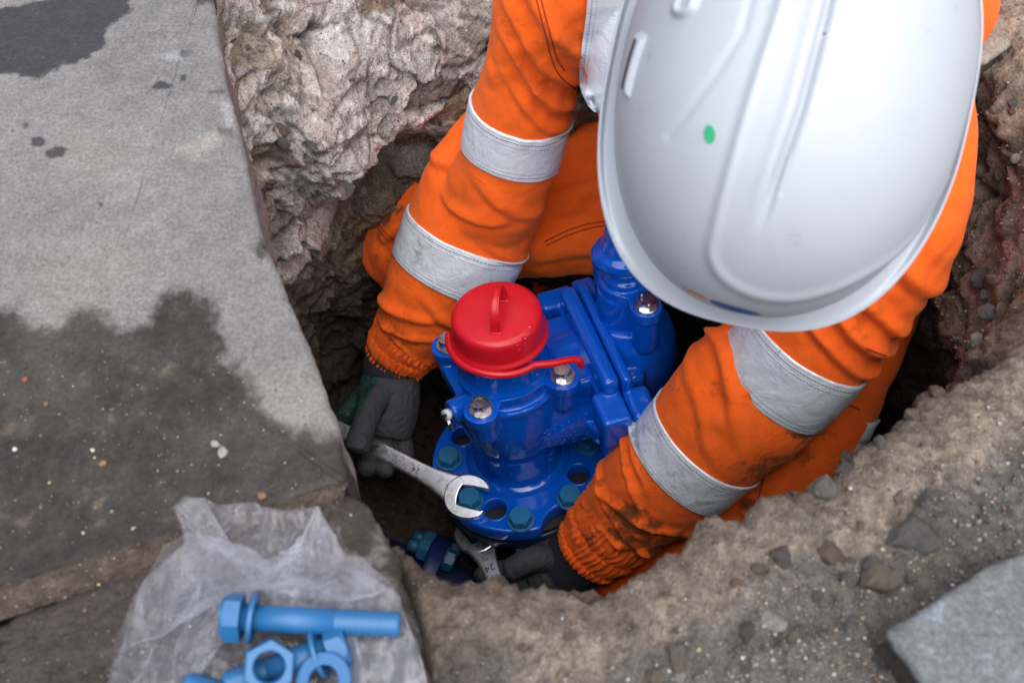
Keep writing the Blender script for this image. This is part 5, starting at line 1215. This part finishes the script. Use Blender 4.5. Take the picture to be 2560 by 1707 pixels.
# dirt packed in the joint between the slabs
n = 160; cl_ = crom(np.array([[-150, 1528], [0, 1487], [300, 1393], [500, 1332], [640, 1290], [760, 1250], [820, 1230], [868, 1214]], float), n); rows = []
for k in range(n):
    c_ = at(cl_[k, 0], cl_[k, 1]); wdt = np.interp(k / n, [0, .5, .85, 1], [.016, .013, .009, .006]); row = []
    for q in np.linspace(-1, 1, 22): 
        p = c_ + np.array([.35 * q * wdt, q * wdt, -.0040 + .0052 * (1 - abs(q) ** 2) - .004 * abs(q) ** 6]); row.append(p)
    rows.append(row)
G_ = np.array(rows); fl_ = G_.reshape(-1, 3); fl_[:, 2] += .0042 * fbm(fl_, 60, 4, .6) + .002 * fbm(fl_, 220, 3, .6)
me = mesh_np('joint_soil', fl_, grid_faces(n, 22)); nn_ = fbm(fl_, 70, 4, .6, off=3)
set_attr(me, 'albedo', np.tile(np.array([.078, .058, .044]), (len(fl_), 1)) * (1 + .8 * nn_)[:, None]); set_attr(me, 'moist', np.full(len(fl_), .6))
tag(link('joint_soil', me, M_SOIL), 'dark moist soil packed in the joint between the slabs', 'soil', kind='stuff')

# ================================================================== PLASTIC BAG WITH SPARE BOLTS
m = NT('clear film'); co = m.obj(); m.t.nodes.remove(m.b)
lw = m.n('ShaderNodeLayerWeight', i_Blend=.45); tr = m.n('ShaderNodeBsdfTransparent'); tr.inputs[0].default_value = (.95, .95, .97, 1)
df = m.n('ShaderNodeBsdfDiffuse'); df.inputs[0].default_value = (.80, .80, .88, 1); tl = m.n('ShaderNodeBsdfTranslucent'); tl.inputs[0].default_value = (.80, .80, .88, 1); gl_ = m.n('ShaderNodeBsdfGlossy', i_Roughness=.09); gl_.inputs[0].default_value = (.95, .96, 1, 1)
bpn = m.bump(m.noise(70, 5, .65, co), .6, .004); 
for x in (df, gl_): m.l(bpn, x.inputs['Normal'])
mx1 = m.n('ShaderNodeMixShader'); mx1.inputs[0].default_value = .35; m.l(df.outputs[0], mx1.inputs[1]); m.l(tl.outputs[0], mx1.inputs[2])
mx2 = m.n('ShaderNodeMixShader'); mx2.inputs[0].default_value = .38; m.l(mx1.outputs[0], mx2.inputs[1]); m.l(gl_.outputs[0], mx2.inputs[2])
mx3 = m.n('ShaderNodeMixShader'); haze_ = m.ramp(m.noise(16, 4, .6, co), [(.45, 0.0), (.8, .14)])
fac = m.math('ADD', m.math('ADD', .05, m.math('MULTIPLY', m.math('POWER', lw.outputs['Facing'], 1.7), .95)), haze_); fac.node.use_clamp = True; m.l(fac, mx3.inputs[0]); m.l(tr.outputs[0], mx3.inputs[1]); m.l(mx2.outputs[0], mx3.inputs[2]); m.l(mx3.outputs[0], m.out.inputs['Surface']); M_FILM = m.m
BAG = empty('plastic_bag', tuple(at(680, 1560, 0))); tag(BAG, 'crumpled clear plastic bag spread open on the stone under the spare bolts', 'plastic bag')
def film(name, poly, z0, amp, seed, nr_=90, nb=340, lift=.008, fold_=.5):
    base = np.array([at(u, v, z0)[:2] for u, v in poly]); nP = len(base); L = np.linalg.norm(np.roll(base, -1, 0) - base, axis=1); s = np.concatenate([[0], np.cumsum(L)]); tq = np.linspace(0, s[-1], nb, endpoint=False); k = np.searchsorted(s, tq, side='right') - 1
    b = base[k] * (1 - ((tq - s[k]) / L[k]))[:, None] + np.roll(base, -1, 0)[k] * ((tq - s[k]) / L[k])[:, None]; cen = base.mean(0)
    b += .004 * np.stack([fbm(np.c_[b, 0 * b[:, 0] + seed], 30, 4), fbm(np.c_[b, 0 * b[:, 0] + seed + 5], 30, 4)], 1)
    G = np.stack([np.c_[cen + (b - cen) * q, np.full(nb, z0)] for q in np.linspace(.004, 1, nr_)]); fl_ = G.reshape(-1, 3); qq = np.repeat(np.linspace(.004, 1, nr_), nb)
    p3 = fl_ * np.array([1, 1, 0]); warp = p3 + .018 * np.stack([fbm(p3, 18, 3, off=seed), fbm(p3, 18, 3, off=seed + 9), 0 * qq], 1)
    rd = fbm(warp, 13, 4, .52, ridge=True, off=seed + 2.2); rd2 = fbm(warp * np.array([1, .45, 1]), 34, 4, .5, ridge=True, off=seed + 12)
    z = amp * (.55 * sstep(-.5, 1.0, rd) + .5 * np.clip(rd2, -1, 1)) + lift * sstep(.72, 1.0, qq) * (.5 + fbm(p3, 16, 3, off=seed + 4)) * 1.6
    fl_[:, 2] += np.maximum(z, -.002 + 0 * z) + .001
    fl_ -= np.array(BAG.location)
    return link(name, mesh_np(name, fl_, grid_faces(nr_, nb, True)), M_FILM, BAG)
bag_out = [(452, 1302), (478, 1284), (520, 1284), (548, 1290), (600, 1283), (650, 1288), (690, 1303), (750, 1303), (812, 1305), (832, 1350), (868, 1405), (915, 1428), (955, 1470), (1005, 1518), (1010, 1545), (1035, 1600), (1060, 1690), (1085, 1800), (900, 1850), (600, 1850), (260, 1830), (298, 1720), (318, 1640), (330, 1585), (375, 1495), (430, 1425), (476, 1385), (472, 1340)]
film('bottom_film', bag_out, .0035, .015, 1.7, lift=.008)
film('top_film', [(452, 1300), (480, 1284), (525, 1284), (545, 1330), (560, 1400), (640, 1430), (760, 1400), (800, 1310), (830, 1350), (870, 1405), (920, 1430), (1005, 1520), (1040, 1620), (1075, 1790), (930, 1790), (900, 1600), (860, 1490), (640, 1480), (540, 1500), (470, 1600), (430, 1820), (265, 1820), (330, 1585), (375, 1495), (430, 1425), (476, 1385)], .010, .014, 6.1, lift=.008)
film('mouth_fold', [(440, 1420), (500, 1380), (620, 1400), (700, 1440), (780, 1400), (850, 1420), (980, 1510), (880, 1530), (760, 1480), (620, 1500), (540, 1530), (420, 1600), (345, 1640), (360, 1540)], .017, .012, 12.4, lift=.012)
def thread_bm(r, x0, x1, pitch=3.2, n=28):
    bm = bmesh.new(); k = int((x1 - x0) / pitch * 2); pr = [(r if q % 2 else r - 1.7, x0 + (x1 - x0) * q / k) for q in range(k + 1)]; lathe_bm(bm, [(r - 1.6, x0 - .1)] + pr + [(r - 1.8, x1 + 1.2)], n=n); return bm
def spare_bolt(p_head, p_end, label, L=None, wash=14.0, roll=.2, ws=1):
    a, b = np.array(p_head), np.array(p_end); L = L or np.linalg.norm(b - a) * 1000; M = Vector((b - a) / np.linalg.norm(b - a)).to_track_quat('Z', 'Y').to_matrix().to_4x4() @ Matrix.Rotation(roll, 4, 'Z'); M.translation = Vector(a)
    r = empty('spare_bolt'); r.matrix_world = M; tag(r, label, 'bolt')
    h = bm_link('head', hexhead(24, 11), M_BOLT2, r); h.matrix_local = Matrix.Rotation(math.pi, 4, 'X') @ Matrix.Translation((0, 0, 0)); shade_auto(h, 25)
    bm = bmesh.new(); lathe_bm(bm, [(7.6, -.5), (7.6, L * .58)], n=40); bm_link('shank', bm, M_BOLT2, r)
    bm_link('thread', thread_bm(8.0, L * .58, L - 2), M_BOLT2, r)
    w = bm_link('washer', ring_bm(8.2, wash, 0, 2.6), M_BOLT2, r); w.location = (0, 0, .0045); w.rotation_euler = (.06, -.05, 0); shade_auto(w, 40)
spare_bolt(at(606, 1544, .034), at(1003, 1560, .0295), 'long light blue bolt with a washer lying across the plastic bag')
spare_bolt(at(822, 1622, .024), at(560, 1712, .018), 'light blue bolt lying under the loose nut with its head to the right', roll=.5, wash=15)
spare_bolt(at(930, 1860, .016), at(452, 1706, .020), 'light blue bolt of which only the threaded end shows left of the nut', L=112)
def nut(name, p, axis, label, af=27, h=14, hole=8.4):
    M = Vector(axis).normalized().to_track_quat('Z', 'Y').to_matrix().to_4x4(); M.translation = Vector(p)
    ol_ = circ(0, 0, af / 2 / math.cos(math.pi / 6), 6)
    o = curve_plate(name, [ol_, circ(0, 0, hole, 40)], h, 1.2, M_BOLT2, None, 0, 2); o.matrix_world = M; shade_auto(o, 30); tag(o, label, 'nut'); return o
nut('spare_nut', at(672, 1664, .036), (.25, -.42, .9), 'loose light blue hex nut on top of the spare bolts', 26, 14)
o = bm_link('spare_washer', ring_bm(8.6, 15.5, 0, 2.6), M_BOLT2); o.location = tuple(at(811, 1702, .030)); o.rotation_euler = (R(14), R(-8), 0); shade_auto(o, 40)
tag(o, 'light blue flat washer at the bottom edge beside the spare bolts', 'washer')
